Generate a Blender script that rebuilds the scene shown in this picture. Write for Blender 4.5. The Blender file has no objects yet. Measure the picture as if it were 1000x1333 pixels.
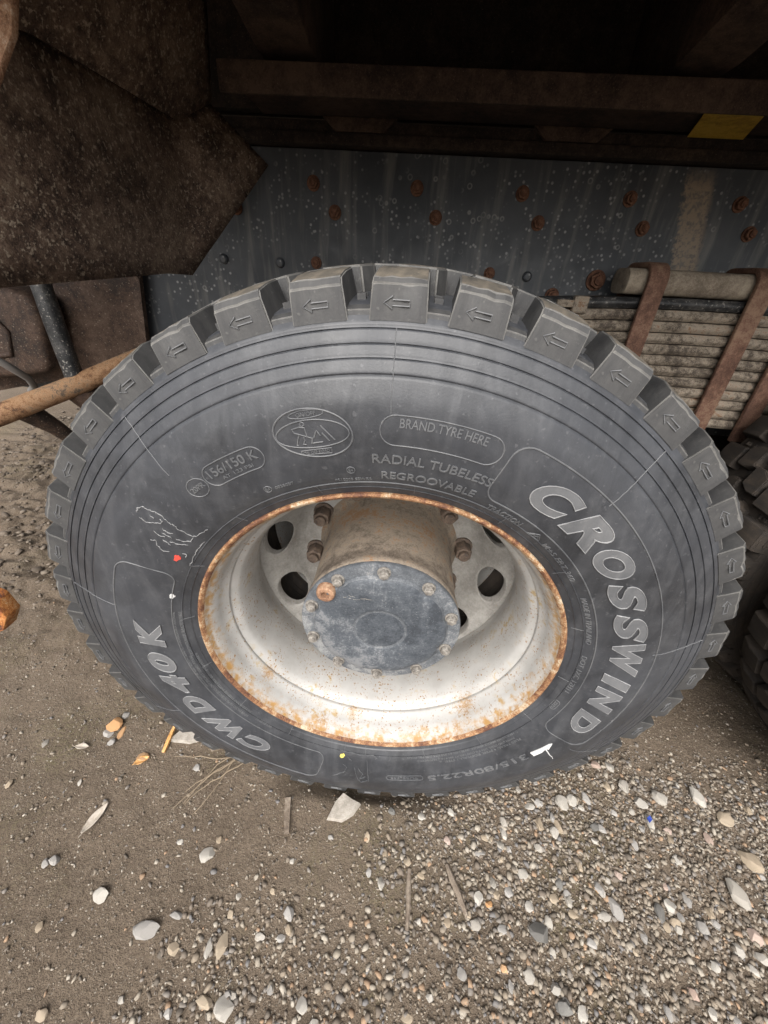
import bpy, bmesh, math, random
import numpy as np
from mathutils import Vector, Matrix, noise as mnoise
R = math.radians
random.seed(7); rng = np.random.default_rng(11)
scn = bpy.context.scene
col = scn.collection

# ------------------------------------------------------------------ camera, sky, sun, exposure
HZ = 0.515                                     # hub height above the ground
cam_d = bpy.data.cameras.new('camera'); cam = bpy.data.objects.new('camera', cam_d); col.objects.link(cam)
cam_d.sensor_fit = 'HORIZONTAL'; cam_d.sensor_width = 36.0; cam_d.lens = 18.0
cam_d.clip_start = 0.01; cam_d.clip_end = 500
rgt = Vector((0.9963, 0.0707, 0.0492)); upv = Vector((-0.0790, 0.5238, 0.8482)); fwd = Vector((-0.0342, 0.8489, -0.5275))
cam.matrix_world = Matrix(((rgt.x, upv.x, -fwd.x, 0.0142), (rgt.y, upv.y, -fwd.y, -0.4254), (rgt.z, upv.z, -fwd.z, 1.0482), (0, 0, 0, 1)))
scn.camera = cam
scn.render.resolution_x = 768; scn.render.resolution_y = 1024

SUN_EL, SUN_AZ = R(44), R(188)                 # behind and above the photographer, very soft (overcast)
w = bpy.data.worlds.new('World'); scn.world = w; w.use_nodes = True
wn = w.node_tree; wn.nodes.clear()
sky = wn.nodes.new('ShaderNodeTexSky'); sky.sky_type = 'NISHITA'; sky.sun_disc = False
sky.sun_elevation = SUN_EL; sky.sun_rotation = SUN_AZ; sky.air_density = 1.0; sky.dust_density = 6.0; sky.ozone_density = 1.0
hs = wn.nodes.new('ShaderNodeHueSaturation'); hs.inputs['Saturation'].default_value = 0.28
bg = wn.nodes.new('ShaderNodeBackground'); bg.inputs['Strength'].default_value = 0.15
wo = wn.nodes.new('ShaderNodeOutputWorld')
wn.links.new(sky.outputs[0], hs.inputs['Color']); wn.links.new(hs.outputs[0], bg.inputs['Color']); wn.links.new(bg.outputs[0], wo.inputs[0])
sun_d = bpy.data.lights.new('sun', 'SUN'); sun_d.energy = 1.5; sun_d.angle = R(60); sun_d.color = (1.0, 0.96, 0.91)
sun = bpy.data.objects.new('sun', sun_d); col.objects.link(sun)
sd = Vector((math.sin(SUN_AZ) * math.cos(SUN_EL), math.cos(SUN_AZ) * math.cos(SUN_EL), math.sin(SUN_EL)))
sun.rotation_euler = sd.to_track_quat('Z', 'Y').to_euler(); sun.location = sd * 8
scn.view_settings.view_transform = 'Standard'; scn.view_settings.look = 'None'
scn.view_settings.exposure = 0.75; scn.view_settings.gamma = 1.0

# ------------------------------------------------------------------ materials
class G:
    """small node-graph helper around one Principled material"""
    def __init__(s, name):
        s.m = bpy.data.materials.new(name); s.m.use_nodes = True
        s.t = s.m.node_tree; s.b = s.t.nodes['Principled BSDF']; s.co = s.t.nodes.new('ShaderNodeTexCoord').outputs['Object']
        s._g = None
    def new(s, k): return s.t.nodes.new(k)
    def link(s, a, b): s.t.links.new(a, b)
    def put(s, sock, v):
        if isinstance(v, (int, float)): sock.default_value = v
        elif isinstance(v, tuple): sock.default_value = v + (1,) if len(v) == 3 and len(sock.default_value) == 4 else v
        else: s.link(v, sock)
    def map(s, scale=(1, 1, 1), loc=(0, 0, 0), rot=(0, 0, 0)):
        n = s.new('ShaderNodeMapping'); s.link(s.co, n.inputs[0]); n.inputs['Scale'].default_value = scale; n.inputs['Location'].default_value = loc; n.inputs['Rotation'].default_value = rot
        return n.outputs[0]
    def noise(s, sc, det=4, rough=.55, dist=0, co=None):
        n = s.new('ShaderNodeTexNoise'); n.inputs['Scale'].default_value = sc; n.inputs['Detail'].default_value = det; n.inputs['Roughness'].default_value = rough; n.inputs['Distortion'].default_value = dist
        s.link(co or s.co, n.inputs['Vector']); return n.outputs[0]
    def voro(s, sc, co=None, rnd=1):
        n = s.new('ShaderNodeTexVoronoi'); n.inputs['Scale'].default_value = sc; n.inputs['Randomness'].default_value = rnd
        s.link(co or s.co, n.inputs['Vector']); return n.outputs['Distance']
    def ramp(s, f, stops, interp='LINEAR'):
        n = s.new('ShaderNodeValToRGB'); s.link(f, n.inputs[0]); e = n.color_ramp.elements; n.color_ramp.interpolation = interp
        while len(e) < len(stops): e.new(.5)
        for x, (p, c) in zip(e, stops):
            x.position = p; x.color = (c, c, c, 1) if isinstance(c, (int, float)) else c + (1,)
        return n.outputs[0]
    def mix(s, f, a, b, mode='MIX'):
        n = s.new('ShaderNodeMixRGB'); n.blend_type = mode
        for k, v in zip(range(3), (f, a, b)): s.put(n.inputs[k], v)
        return n.outputs[0]
    def math(s, op, a, b=0.0, clamp=False):
        n = s.new('ShaderNodeMath'); n.operation = op; n.use_clamp = clamp; s.put(n.inputs[0], a); s.put(n.inputs[1], b); return n.outputs[0]
    def xyz(s):
        n = s.new('ShaderNodeSeparateXYZ'); s.link(s.co, n.inputs[0]); return n.outputs
    def rstep(s, f, a, b):
        n = s.new('ShaderNodeMapRange'); s.link(f, n.inputs[0]); n.inputs[1].default_value = a; n.inputs[2].default_value = b; n.clamp = True; return n.outputs[0]
    def island(s): return s.new('ShaderNodeNewGeometry').outputs['Random Per Island']
    def objrand(s): return s.new('ShaderNodeObjectInfo').outputs['Random']
    def bump(s, h, strength=.4, dist=.002):
        n = s.new('ShaderNodeBump'); n.inputs['Strength'].default_value = strength; n.inputs['Distance'].default_value = dist; s.link(h, n.inputs['Height'])
        if s._g is not None: s.link(s._g, n.inputs['Normal'])
        s._g = n.outputs[0]; s.link(s._g, s.b.inputs['Normal'])
    def done(s, colr, rough=.7, metal=0.0, spec=.5):
        s.put(s.b.inputs['Base Color'], colr); s.put(s.b.inputs['Roughness'], rough); s.put(s.b.inputs['Metallic'], metal); s.b.inputs['Specular IOR Level'].default_value = spec
        return s.m

def rubber(name, a, b, dust, amt, rough=(.5, .7), spec=.5, bump=.25):
    g = G(name)
    n1 = g.noise(7, 6, .62, .6); n2 = g.noise(55, 5, .6); n3 = g.noise(420, 3, .6)
    streak = g.noise(9, 5, .6, 1.2, g.map((3.2, 1, .7)))
    base = g.mix(g.ramp(n1, [(.34, 0), (.66, 1)]), a, b)
    d = g.math('MULTIPLY', g.ramp(streak, [(.42, 0), (.72, 1)]), g.ramp(n2, [(.3, .35), (.7, 1)]))
    base = g.mix(g.ramp(g.noise(46, 7, .75, .2), [(.50, 0), (.70, .20)]), base, dust)
    c = g.mix(g.math('MULTIPLY', d, amt), base, dust)
    sp = g.ramp(g.noise(170, 2, .5), [(.66, 0), (.73, 1)])
    c = g.mix(g.math('MULTIPLY', sp, .35), c, dust)
    g.bump(n3, bump, .0008); g.bump(n2, .12, .001)
    return g.done(c, g.ramp(n1, [(.3, rough[0]), (.7, rough[1])]), spec=spec)

def rust(name, cols, scale=1.0, speck=None, rough=.85, bump=.6, paint=None, pamt=.5, sfreq=None, samt=.64):
    g = G(name)
    n1 = g.noise(5 * scale, 6, .65, .4); n2 = g.noise(38 * scale, 6, .7); n3 = g.noise(190 * scale, 4, .7)
    f = g.math('ADD', g.math('MULTIPLY', n1, .45), g.math('ADD', g.math('MULTIPLY', n2, .35), g.math('MULTIPLY', n3, .25)))
    k = len(cols); c = g.ramp(f, [(.445 + .165 * i / (k - 1), x) for i, x in enumerate(cols)])
    if paint:
        m = g.ramp(g.math('ADD', g.math('MULTIPLY', n1, .6), g.math('MULTIPLY', n2, .4)), [(pamt - .03, 1), (pamt + .03, 0)])
        c = g.mix(m, c, paint)
    if speck:
        v = g.noise(sfreq or 310 * scale, 3, .6); c = g.mix(g.ramp(v, [(samt, 0), (samt + .08, .8)]), c, speck)
    g.bump(n3, bump, .0012); g.bump(n2, bump * .7, .003)
    return g.done(c, rough)

M = {}
M['side'] = rubber('tyre_sidewall', (.024, .0255, .029), (.042, .045, .052), (.13, .133, .14), .34, (.34, .54))
M['lug'] = rubber('tyre_lug', (.017, .017, .018), (.040, .040, .041), (.13, .127, .12), .5, (.55, .75), bump=.4)
M['lugedge'] = rubber('tyre_lug_edge', (.045, .045, .045), (.095, .093, .089), (.23, .22, .20), .7, (.6, .8), bump=.4)
M['tread'] = rubber('tyre_tread_face', (.036, .034, .031), (.070, .063, .053), (.24, .20, .15), .6, (.75, .95), spec=.3, bump=.5)
M['oldrub'] = rubber('tyre_old', (.020, .018, .017), (.040, .035, .031), (.10, .075, .055), .6, (.7, .9), spec=.3, bump=.5)
M['letter'] = rubber('worn_letter', (.085, .088, .094), (.125, .128, .134), (.20, .20, .20), .4, (.5, .65))
M['emboss'] = rubber('raised_rubber', (.068, .071, .077), (.105, .108, .114), (.22, .22, .215), .5, (.5, .65))
M['groove'] = rubber('groove_rubber', (.012, .012, .013), (.02, .02, .021), (.05, .05, .05), .3, (.7, .85))
M['scuff'] = rubber('torn_rubber', (.15, .152, .156), (.22, .22, .222), (.40, .40, .40), .5, (.6, .8))

BLOBS = [(.183, .045, -.205, .026), (.262, .012, .115, .018), (-.106, .012, -.258, .022), (-.218, .047, -.162, .022), (-.046, .048, -.267, .016), (.168, .012, -.230, .012)]   # rust patches in the paint, wheel coordinates
def rim_paint():
    g = G('rim_paint'); x, y, z = g.xyz()
    n1 = g.noise(14, 5, .6); n2 = g.noise(70, 5, .65); n3 = g.noise(230, 3, .6)
    c = g.mix(g.ramp(n1, [(.35, 0), (.65, 1)]), (.335, .328, .312), (.43, .422, .408))
    st = g.math('MULTIPLY', g.ramp(n1, [(.50, 0), (.62, 1)]), g.ramp(n2, [(.52, 0), (.62, 1)]))
    c = g.mix(g.math('MULTIPLY', st, .75), c, (.36, .25, .09))
    ins = g.math('MULTIPLY', g.ramp(n3, [(.60, 0), (.64, 1)]), g.ramp(g.noise(24, 3, .6), [(.40, 0), (.54, 1)]))
    c = g.mix(ins, c, (.22, .115, .035))
    for px, py, pz, rad in BLOBS:
        vm = g.new('ShaderNodeVectorMath'); vm.operation = 'DISTANCE'; g.link(g.co, vm.inputs[0]); vm.inputs[1].default_value = (px, py, pz)
        k = g.math('ADD', g.math('DIVIDE', vm.outputs['Value'], rad), g.math('MULTIPLY', g.math('SUBTRACT', g.noise(260, 5, .8), .5), 5.0))
        c = g.mix(g.ramp(k, [(.15, .85), (.55, .25), (.9, 0)]), c, g.mix(g.noise(90), (.15, .06, .025), (.42, .27, .10)))
    r2 = g.math('ADD', g.math('MULTIPLY', x, x), g.math('MULTIPLY', z, z))
    edge = g.rstep(g.math('ADD', r2, g.math('MULTIPLY', n2, .012)), .0845, .0900)
    c = g.mix(g.math('MULTIPLY', edge, g.ramp(n2, [(.4, .2), (.6, 1)])), c, (.33, .19, .065))
    g.bump(n3, .12, .0006)
    return g.done(c, g.ramp(n2, [(.3, .34), (.7, .5)]), spec=.5)
M['rim'] = rim_paint()
M['lip'] = rust('rim_lip_rust', [(.075, .030, .02), (.17, .075, .035), (.32, .18, .085), (.46, .385, .28)], 2.6, (.14, .06, .035), .75, .5)
M['disc'] = rust('disc_paint', [(.21, .20, .185), (.29, .28, .26), (.34, .33, .31)], 1.0, (.24, .15, .07), .5, .1)
M['hub'] = rust('hub_dust', [(.11, .087, .067), (.195, .158, .123), (.27, .225, .175), (.26, .15, .08)], 1.6, (.24, .20, .16), .85, .35)
M['cap'] = rust('cap_paint', [(.036, .042, .051), (.058, .067, .079), (.080, .090, .103), (.17, .177, .186)], 1.25, (.24, .25, .26), .6, .25)
M['capring'] = rust('cap_ring', [(.060, .067, .076), (.105, .114, .126), (.24, .245, .245)], 2.0, (.07, .078, .088), .7, .3)
M['capbolt'] = rust('cap_bolt_steel', [(.09, .08, .07), (.20, .185, .165), (.34, .32, .29)], 4.0, (.30, .19, .12), .55, .5)
M['nut'] = rust('nut_rust', [(.055, .042, .036), (.11, .078, .058), (.19, .14, .105)], 3.0, (.24, .18, .13), .75, .5)
M['boltr'] = rust('bolt_rust', [(.06, .028, .018), (.14, .062, .036), (.22, .115, .07)], 3.0, (.3, .2, .14), .85, .6)
M['plug'] = rust('plug_rust', [(.13, .065, .04), (.28, .155, .09), (.42, .28, .18)], 4.0, None, .8, .4)
M['plate'] = rust('plate_rust', [(.045, .029, .023), (.125, .082, .060), (.215, .148, .108), (.31, .235, .17)], 1.9, (.52, .43, .33), .5, 1.0, sfreq=170, samt=.565)
M['edge'] = rust('edge_rust', [(.16, .075, .04), (.38, .22, .13), (.56, .44, .34)], 2.0, (.6, .5, .4), .8, .6)
M['pipe'] = rust('pipe_rust', [(.085, .042, .022), (.22, .115, .055), (.33, .20, .11), (.10, .075, .055)], 2.0, (.52, .38, .25), .85, .6)
M['orange'] = rust('orange_rust', [(.05, .03, .025), (.22, .07, .025), (.50, .19, .04), (.55, .36, .20)], 3.6, None, .8, .6)
M['black'] = rust('chipped_black', [(.010, .011, .012), (.024, .025, .027), (.075, .073, .07)], 2.0, (.36, .34, .31), .4, .6, sfreq=170, samt=.60)
M['brack'] = rust('bracket_rust', [(.026, .017, .013), (.070, .041, .028), (.125, .082, .058)], 1.6, (.34, .28, .22), .7, .9, sfreq=210, samt=.62)
M['leafst'] = rust('spring_steel', [(.06, .047, .036), (.19, .155, .118), (.31, .265, .21), (.20, .115, .065)], 2.2, (.06, .05, .042), .8, .5)
M['strap'] = rust('strap_rust', [(.085, .042, .028), (.155, .082, .055), (.24, .15, .10)], 1.5, (.4, .3, .22), .85, .5)
M['block'] = rust('spring_block', [(.15, .12, .09), (.26, .215, .165), (.36, .31, .24)], 1.6, (.42, .34, .2), .8, .5)
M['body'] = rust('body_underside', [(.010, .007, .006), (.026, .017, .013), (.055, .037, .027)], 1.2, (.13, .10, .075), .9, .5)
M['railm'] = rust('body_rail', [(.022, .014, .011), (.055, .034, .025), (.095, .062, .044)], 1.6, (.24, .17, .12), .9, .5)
M['wood'] = rust('weathered_wood', [(.10, .075, .055), (.19, .15, .115), (.28, .235, .185)], 3, None, .9, .5)
M['pale'] = rust('pale_chip', [(.26, .235, .20), (.37, .335, .29), (.45, .415, .37)], 3, None, .9, .4)
M['cable'] = G('grey_cable').done((.22, .21, .20), .6)
M['sticker'] = rust('yellow_label', [(.40, .25, .03), (.60, .40, .05), (.66, .46, .08)], 2.0, (.12, .08, .03), .6, .1)
M['white'] = G('white_paint').done((.55, .55, .54), .6)
M['red'] = G('red_paint').done((.62, .07, .05), .6)
M['yellow'] = G('yellow_paint').done((.62, .50, .10), .6)
M['blue'] = G('blue_plastic').done((.03, .06, .30), .4)
M['oleaf'] = rust('orange_leaf', [(.42, .20, .05), (.60, .33, .12), (.68, .45, .22)], 6, None, .6, .2)
M['pleaf'] = rust('pale_leaf', [(.28, .24, .19), (.40, .35, .29), (.47, .42, .36)], 6, None, .7, .2)
M['twig'] = G('dry_stalk').done((.27, .21, .145), .9)

def web_paint():
    g = G('frame_paint'); x, y, z = g.xyz()
    n1 = g.noise(4, 5, .6); n2 = g.noise(30, 5, .65); n3 = g.noise(120, 3, .6)
    c = g.mix(g.ramp(n1, [(.35, 0), (.7, 1)]), (.040, .046, .055), (.088, .096, .107))
    vs = g.noise(16, 4, .6, .3, g.map((2.2, 1, .22)))
    c = g.mix(g.math('MULTIPLY', g.ramp(vs, [(.52, 0), (.72, 1)]), .5), c, (.24, .235, .22))
    v = g.voro(75); dots = g.math('MULTIPLY', g.ramp(v, [(.16, 1), (.30, 0)]), g.ramp(g.noise(13, 3, .6), [(.46, 0), (.60, .8)]))
    c = g.mix(dots, c, (.36, .365, .37))
    v = g.voro(33); ring = g.math('MULTIPLY', g.ramp(v, [(.10, 0), (.17, 1), (.24, 0)]), g.ramp(g.noise(9, 3, .6), [(.52, 0), (.62, .55)]))
    c = g.mix(ring, c, (.40, .40, .39))
    # tan mud splash that ran down the web
    sx = g.math('ADD', g.math('SUBTRACT', x, .694), g.math('MULTIPLY', g.math('SUBTRACT', z, 1.18), .22))
    sx = g.math('ABSOLUTE', g.math('ADD', sx, g.math('MULTIPLY', g.math('SUBTRACT', n3, .5), .03)))
    run = g.math('MULTIPLY', g.ramp(sx, [(.026, 1), (.038, 0)]), g.ramp(n3, [(.36, .35), (.55, .95)]))
    run = g.math('MULTIPLY', run, g.rstep(z, 1.30, 1.26))
    c = g.mix(run, c, (.33, .26, .19))
    g.bump(n3, .15, .001)
    return g.done(c, g.ramp(n2, [(.3, .42), (.7, .62)]))
M['web'] = web_paint()

def ground_mat():
    g = G('soil'); x, y, z = g.xyz()
    n1 = g.noise(2.2, 5, .6); n2 = g.noise(22, 6, .65); n3 = g.noise(130, 5, .7); n4 = g.noise(520, 3, .7)
    c = g.mix(g.ramp(n1, [(.35, 0), (.65, 1)]), (.112, .084, .060), (.168, .130, .096))
    c = g.mix(g.ramp(n3, [(.38, 0), (.66, .55)]), c, (.235, .187, .138))
    c = g.mix(g.ramp(n4, [(.36, .7), (.48, 0)]), c, (.055, .043, .034))
    moss = g.math('MULTIPLY', g.ramp(g.noise(3.1, 4, .6), [(.52, 0), (.66, .5)]), g.ramp(n3, [(.45, 0), (.6, 1)]))
    c = g.mix(moss, c, (.115, .105, .045))
    v = g.voro(210); c = g.mix(g.math('MULTIPLY', g.ramp(v, [(.16, 1), (.24, 0)]), g.ramp(n2, [(.46, 0), (.58, .8)])), c, (.38, .34, .28))
    g.bump(n4, .5, .0025); g.bump(n3, .7, .006); g.bump(n2, .5, .012)
    return g.done(c, .93, spec=.25)
M['soil'] = ground_mat()

def stone(name, stops, isl=True):
    g = G(name)
    r = g.island() if isl else g.objrand()
    n = g.noise(160, 4, .6); c = g.ramp(r, stops, 'CONSTANT' if isl else 'LINEAR')
    c = g.mix(g.ramp(n, [(.35, .45), (.65, 0)]), c, (.15, .125, .10))
    g.bump(n, .4, .001)
    return g.done(c, .85, spec=.3)
M['gravel'] = stone('gravel', [(0, (.245, .207, .162)), (.12, (.17, .14, .112)), (.30, (.30, .262, .21)), (.42, (.115, .098, .08)), (.54, (.25, .205, .155)), (.66, (.20, .18, .16)), (.78, (.37, .332, .275)), (.88, (.33, .22, .14)), (.93, (.17, .165, .165))])
M['clod'] = stone('clod', [(0, (.10, .078, .06)), (.35, (.15, .12, .094)), (.7, (.20, .165, .13))])
M['grit'] = stone('grit', [(0, (.22, .18, .14)), (.3, (.32, .275, .22)), (.5, (.44, .40, .34)), (.7, (.15, .125, .10)), (.85, (.26, .22, .17))])
SC = {'w': [(0, (.35, .325, .285)), (1, (.48, .455, .41))], 't': [(0, (.30, .24, .17)), (1, (.42, .345, .255))], 'o': [(0, (.48, .25, .10)), (1, (.56, .35, .19))],
      'g': [(0, (.25, .24, .225)), (1, (.38, .365, .345))], 'd': [(0, (.12, .12, .115)), (1, (.19, .19, .18))], 'p': [(0, (.38, .28, .23)), (1, (.46, .36, .31))]}
for k in SC: M['st_' + k] = stone('stone_' + k, SC[k], False)

# ------------------------------------------------------------------ mesh helpers
class MB:
    def __init__(s): s.v = []; s.f = []; s.mi = []
    def add(s, vs, fs, mi=0):
        o = len(s.v); s.v += [tuple(v) for v in vs]; s.f += [tuple(i + o for i in f) for f in fs]; s.mi += [mi] * len(fs)
    def merge(s, o, fn=None):
        k = len(s.v); s.v += [tuple(fn(v)) if fn else v for v in o.v]; s.f += [tuple(i + k for i in f) for f in o.f]; s.mi += o.mi
    def revolve(s, prof, seg=192, mi=0, mis=None, rmod=None):
        """prof: (y, r) points, turned about the y axis through the origin"""
        n = len(prof); vs = []
        for k in range(seg):
            a = 2 * math.pi * k / seg
            for j, (y, r) in enumerate(prof):
                rr = r if rmod is None else rmod(j, a, r); vs.append((rr * math.sin(a), y, rr * math.cos(a)))
        o = len(s.v); s.v += vs
        for k in range(seg):
            k2 = (k + 1) % seg
            for j in range(n - 1):
                s.f.append((o + k * n + j, o + k * n + j + 1, o + k2 * n + j + 1, o + k2 * n + j)); s.mi.append(mis[j] if mis else mi)
    def tube(s, pts, r, n=6, closed=False, mi=0, caps=True):
        pts = [Vector(p) for p in pts]; m = len(pts); rs = r if isinstance(r, (list, tuple)) else [r] * m
        vs = []; ref = None
        for i, p in enumerate(pts):
            a = pts[(i - 1) % m] if (i or closed) else p; b = pts[(i + 1) % m] if (i < m - 1 or closed) else p
            t = (b - a); t = t.normalized() if t.length > 1e-9 else Vector((0, 0, 1))
            if ref is None: ref = t.orthogonal().normalized()
            ref = (ref - t * ref.dot(t)); ref = ref.normalized() if ref.length > 1e-6 else t.orthogonal().normalized()
            q = t.cross(ref)
            for k in range(n):
                an = 2 * math.pi * k / n; vs.append(p + (ref * math.cos(an) + q * math.sin(an)) * rs[i])
        fs = []
        for i in range(m if closed else m - 1):
            i2 = (i + 1) % m
            for k in range(n): fs.append((i * n + k, i * n + (k + 1) % n, i2 * n + (k + 1) % n, i2 * n + k))
        if caps and not closed: fs += [tuple(range(n - 1, -1, -1)), tuple((m - 1) * n + k for k in range(n))]
        s.add(vs, fs, mi)
    def box(s, lo, hi, mi=0):
        (a, b, c), (d, e, f) = lo, hi
        s.add([(a, b, c), (d, b, c), (d, e, c), (a, e, c), (a, b, f), (d, b, f), (d, e, f), (a, e, f)],
              [(0, 3, 2, 1), (4, 5, 6, 7), (0, 1, 5, 4), (1, 2, 6, 5), (2, 3, 7, 6), (3, 0, 4, 7)], mi)
    def slab(s, poly, off, mi=0):
        """closed plate: polygon of 3-d points and its copy moved by off"""
        n = len(poly); off = Vector(off); vs = [Vector(p) for p in poly]; vs += [p + off for p in vs]
        s.add(vs, [tuple(range(n)), tuple(range(2 * n - 1, n - 1, -1))] + [(i, i + n, (i + 1) % n + n, (i + 1) % n) for i in range(n)], mi)
    def build(s, name, mats, parent=None, smooth=35, bevel=0, seg=2, loc=None, bang=30):
        me = bpy.data.meshes.new(name); me.from_pydata(s.v, [], s.f); me.polygons.foreach_set('material_index', s.mi)
        bm = bmesh.new(); bm.from_mesh(me); bmesh.ops.remove_doubles(bm, verts=bm.verts, dist=1e-6)
        bmesh.ops.recalc_face_normals(bm, faces=bm.faces)
        if bevel:
            es = [e for e in bm.edges if len(e.link_faces) == 2 and e.calc_face_angle(0) > R(bang)]
            bmesh.ops.bevel(bm, geom=es, offset=bevel, segments=seg, affect='EDGES', clamp_overlap=True, profile=.5)
        bm.to_mesh(me); bm.free()
        return link(name, me, mats, parent, smooth, loc)
def link(name, me, mats, parent=None, smooth=35, loc=None):
    for m in (mats if isinstance(mats, (list, tuple)) else [mats]):
        me.materials.append(M[m])
    if smooth:
        me.polygons.foreach_set('use_smooth', [True] * len(me.polygons)); me.set_sharp_from_angle(angle=R(smooth))
    o = bpy.data.objects.new(name, me); col.objects.link(o); o.parent = parent
    if loc: o.location = loc
    return o
def copy(o, parent, loc=None, roty=None):
    c = o.copy(); col.objects.link(c); c.parent = parent
    if loc is not None: c.location = loc
    if roty is not None: c.rotation_euler = (0, roty, 0)
    return c
def thing(name, label, cat, loc=(0, 0, 0), group=None):
    o = bpy.data.objects.new(name, None); col.objects.link(o); o.location = loc; o.empty_display_size = .1
    return tag(o, label, cat, group)
def tag(o, label, cat=None, group=None, kind=None):
    o['label'] = label
    if cat: o['category'] = cat
    if group: o['group'] = group
    if kind: o['kind'] = kind
    return o
def vnoise(x, y, sc, seed):
    """2-d value noise for numpy arrays, about -1..1"""
    r = np.random.default_rng(seed); T = r.uniform(-1, 1, (256, 256))
    X = x * sc + 77.3; Y = y * sc + 31.7; i = np.floor(X).astype(int); j = np.floor(Y).astype(int); u = X - i; v = Y - j
    u = u * u * (3 - 2 * u); v = v * v * (3 - 2 * v)
    g = lambda a, b: T[a % 256, b % 256]
    return (g(i, j) * (1 - u) + g(i + 1, j) * u) * (1 - v) + (g(i, j + 1) * (1 - u) + g(i + 1, j + 1) * u) * v

# ------------------------------------------------------------------ ground
AX2 = 1.36                                      # distance to the next axle
def gh(x, y):
    x = np.asarray(x, float); y = np.asarray(y, float)
    h = .004 * vnoise(x, y, 3, 1) + .003 * vnoise(x, y, 11, 2) + .0022 * vnoise(x, y, 34, 3) + .0014 * vnoise(x, y, 80, 4)
    mud = np.clip((-.55 - x) / .4, 0, 1) * np.clip((y - .15) / .5, 0, 1)
    h = h + mud * (.026 * np.abs(vnoise(x * .6, y * 1.3, 9, 5)) + .018 * np.abs(vnoise(x, y, 22, 6)) + .010 * vnoise(x, y, 50, 8) + .02 * vnoise(x, y, 2.2, 7))
    for cx in (0, AX2):
        for (y0, y1) in ((.01, .24), (.35, .58)):
            d = np.clip(1 - np.abs(x - cx) / .24, 0, 1) * np.clip((y - y0 + .035) / .05, 0, 1) * np.clip((y1 + .035 - y) / .05, 0, 1)
            h = h - .045 * np.clip(d * 1.6, 0, 1)
    return h
def axis(lo, hi, st, far):
    a = list(np.arange(lo, hi + 1e-6, st)); k = st
    b = []; v = hi
    while v < far: k *= 1.35; v += k; b.append(v)
    k = st; c = []; v = lo
    while v > -far: k *= 1.35; v -= k; c.append(v)
    return np.array(c[::-1] + a + b)
gx, gy = axis(-2.4, 1.7, .010, 160), axis(-.75, 1.9, .010, 160)
XX, YY = np.meshgrid(gx, gy); ZZ = gh(XX, YY)
nx, ny = len(gx), len(gy)
me = bpy.data.meshes.new('ground'); me.vertices.add(nx * ny)
me.vertices.foreach_set('co', np.stack([XX, YY, ZZ], -1).astype(np.float32).ravel())
q = (np.arange(ny - 1)[:, None] * nx + np.arange(nx - 1)[None, :]).ravel()
quads = np.stack([q, q + 1, q + nx + 1, q + nx], 1).astype(np.int32)
me.loops.add(quads.size); me.loops.foreach_set('vertex_index', quads.ravel())
me.polygons.add(len(quads)); me.polygons.foreach_set('loop_start', np.arange(0, quads.size, 4, dtype=np.int32)); me.update(calc_edges=True)
gr = link('ground', me, 'soil', smooth=180); gr['kind'] = 'structure'

# ------------------------------------------------------------------ tyre
PR = np.array([(.290, .004), (.2985, 0.), (.305, -.004), (.33, -.02), (.36, -.029), (.39, -.033), (.42, -.032), (.445, -.025), (.475, -.014), (.494, -.007), (.53, -.002)])
_r = np.linspace(.290, .53, 241); _y = np.interp(_r, PR[:, 0], PR[:, 1]); _k = np.exp(-.5 * (np.arange(-14, 15) / 6.) ** 2); _k /= _k.sum()
_y = np.convolve(np.pad(_y, 14, 'edge'), _k, 'valid')
def sy(r): return float(np.interp(r, _r, _y))
def sp(r, th, up=0.0):
    """point on the outer sidewall at radius r, clock angle th in degrees, raised by up"""
    e = .002; s = (sy(r + e) - sy(r - e)) / (2 * e); L = math.hypot(1, s)
    y = sy(r) - up / L; rr = r + up * s / L; a = R(th)
    return (rr * math.sin(a), y, rr * math.cos(a))
TW = .25                                        # tread spans y = 0 .. TW
GROOVES = (.4877, .4741, .4613, .4463)
def tyre_profile():
    half = []
    rs = sorted(set([round(.2945 + .0022 * i, 5) for i in range(91) if .2945 + .0022 * i < .4935] + [g + d for g in GROOVES for d in (-.0022, -.0011, 0, .0009)] + [c + d for c in (.3093, .3188) for d in (-.0012, 0, .0012)]))
    for r in rs:
        y = sy(r)
        if any(abs(r - g) < 1e-6 for g in GROOVES): y += .0016
        if any(abs(r - g - .0009) < 1e-6 for g in GROOVES): y += .0004
        if any(abs(r - g + .0011) < 1e-6 for g in GROOVES): y += .0009
        if any(abs(r - c) < 1e-6 for c in (.3093, .3188)): y -= .0013
        half.append((y, r))
    half += [(-.0055, .4945), (-.003, .4985), (.004, .5035), (.014, .5085), (.04, .512), (.08, .516), (.125, .5175)]
    half = [(.03, .288), (.012, .2895)] + half
    return half + [(TW - y, r) for y, r in half[-2::-1]]
def carcass(name, parent, loc, mat='side', seg=288):
    mb = MB(); mb.revolve(tyre_profile(), seg)
    return mb.build(name, [mat], parent, 50, loc=loc)
PITCH = R(9)
def arc_block(sec, hw, ns=6, mi_fn=None, skew=0.0):
    """block around clock angle 0: section points (y, r), half width hw(r), sliced along the arc"""
    mb = MB(); n = len(sec); vs = []
    for k in range(ns + 1):
        u = -1 + 2 * k / ns
        for (y, r) in sec:
            a = (u * hw(r) + skew * (y - sec[0][0])) / r; vs.append((r * math.sin(a), y, r * math.cos(a)))
    fs = []; mis = []
    for k in range(ns):
        for j in range(n):
            j2 = (j + 1) % n; fs.append((k * n + j, (k + 1) * n + j, (k + 1) * n + j2, k * n + j2)); mis.append(mi_fn(j) if mi_fn else 0)
    fs += [tuple(range(n)), tuple(ns * n + j for j in range(n - 1, -1, -1))]; mis += [0, 0]
    o = len(mb.v); mb.v += vs; mb.f += fs; mb.mi += mis
    return mb
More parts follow.
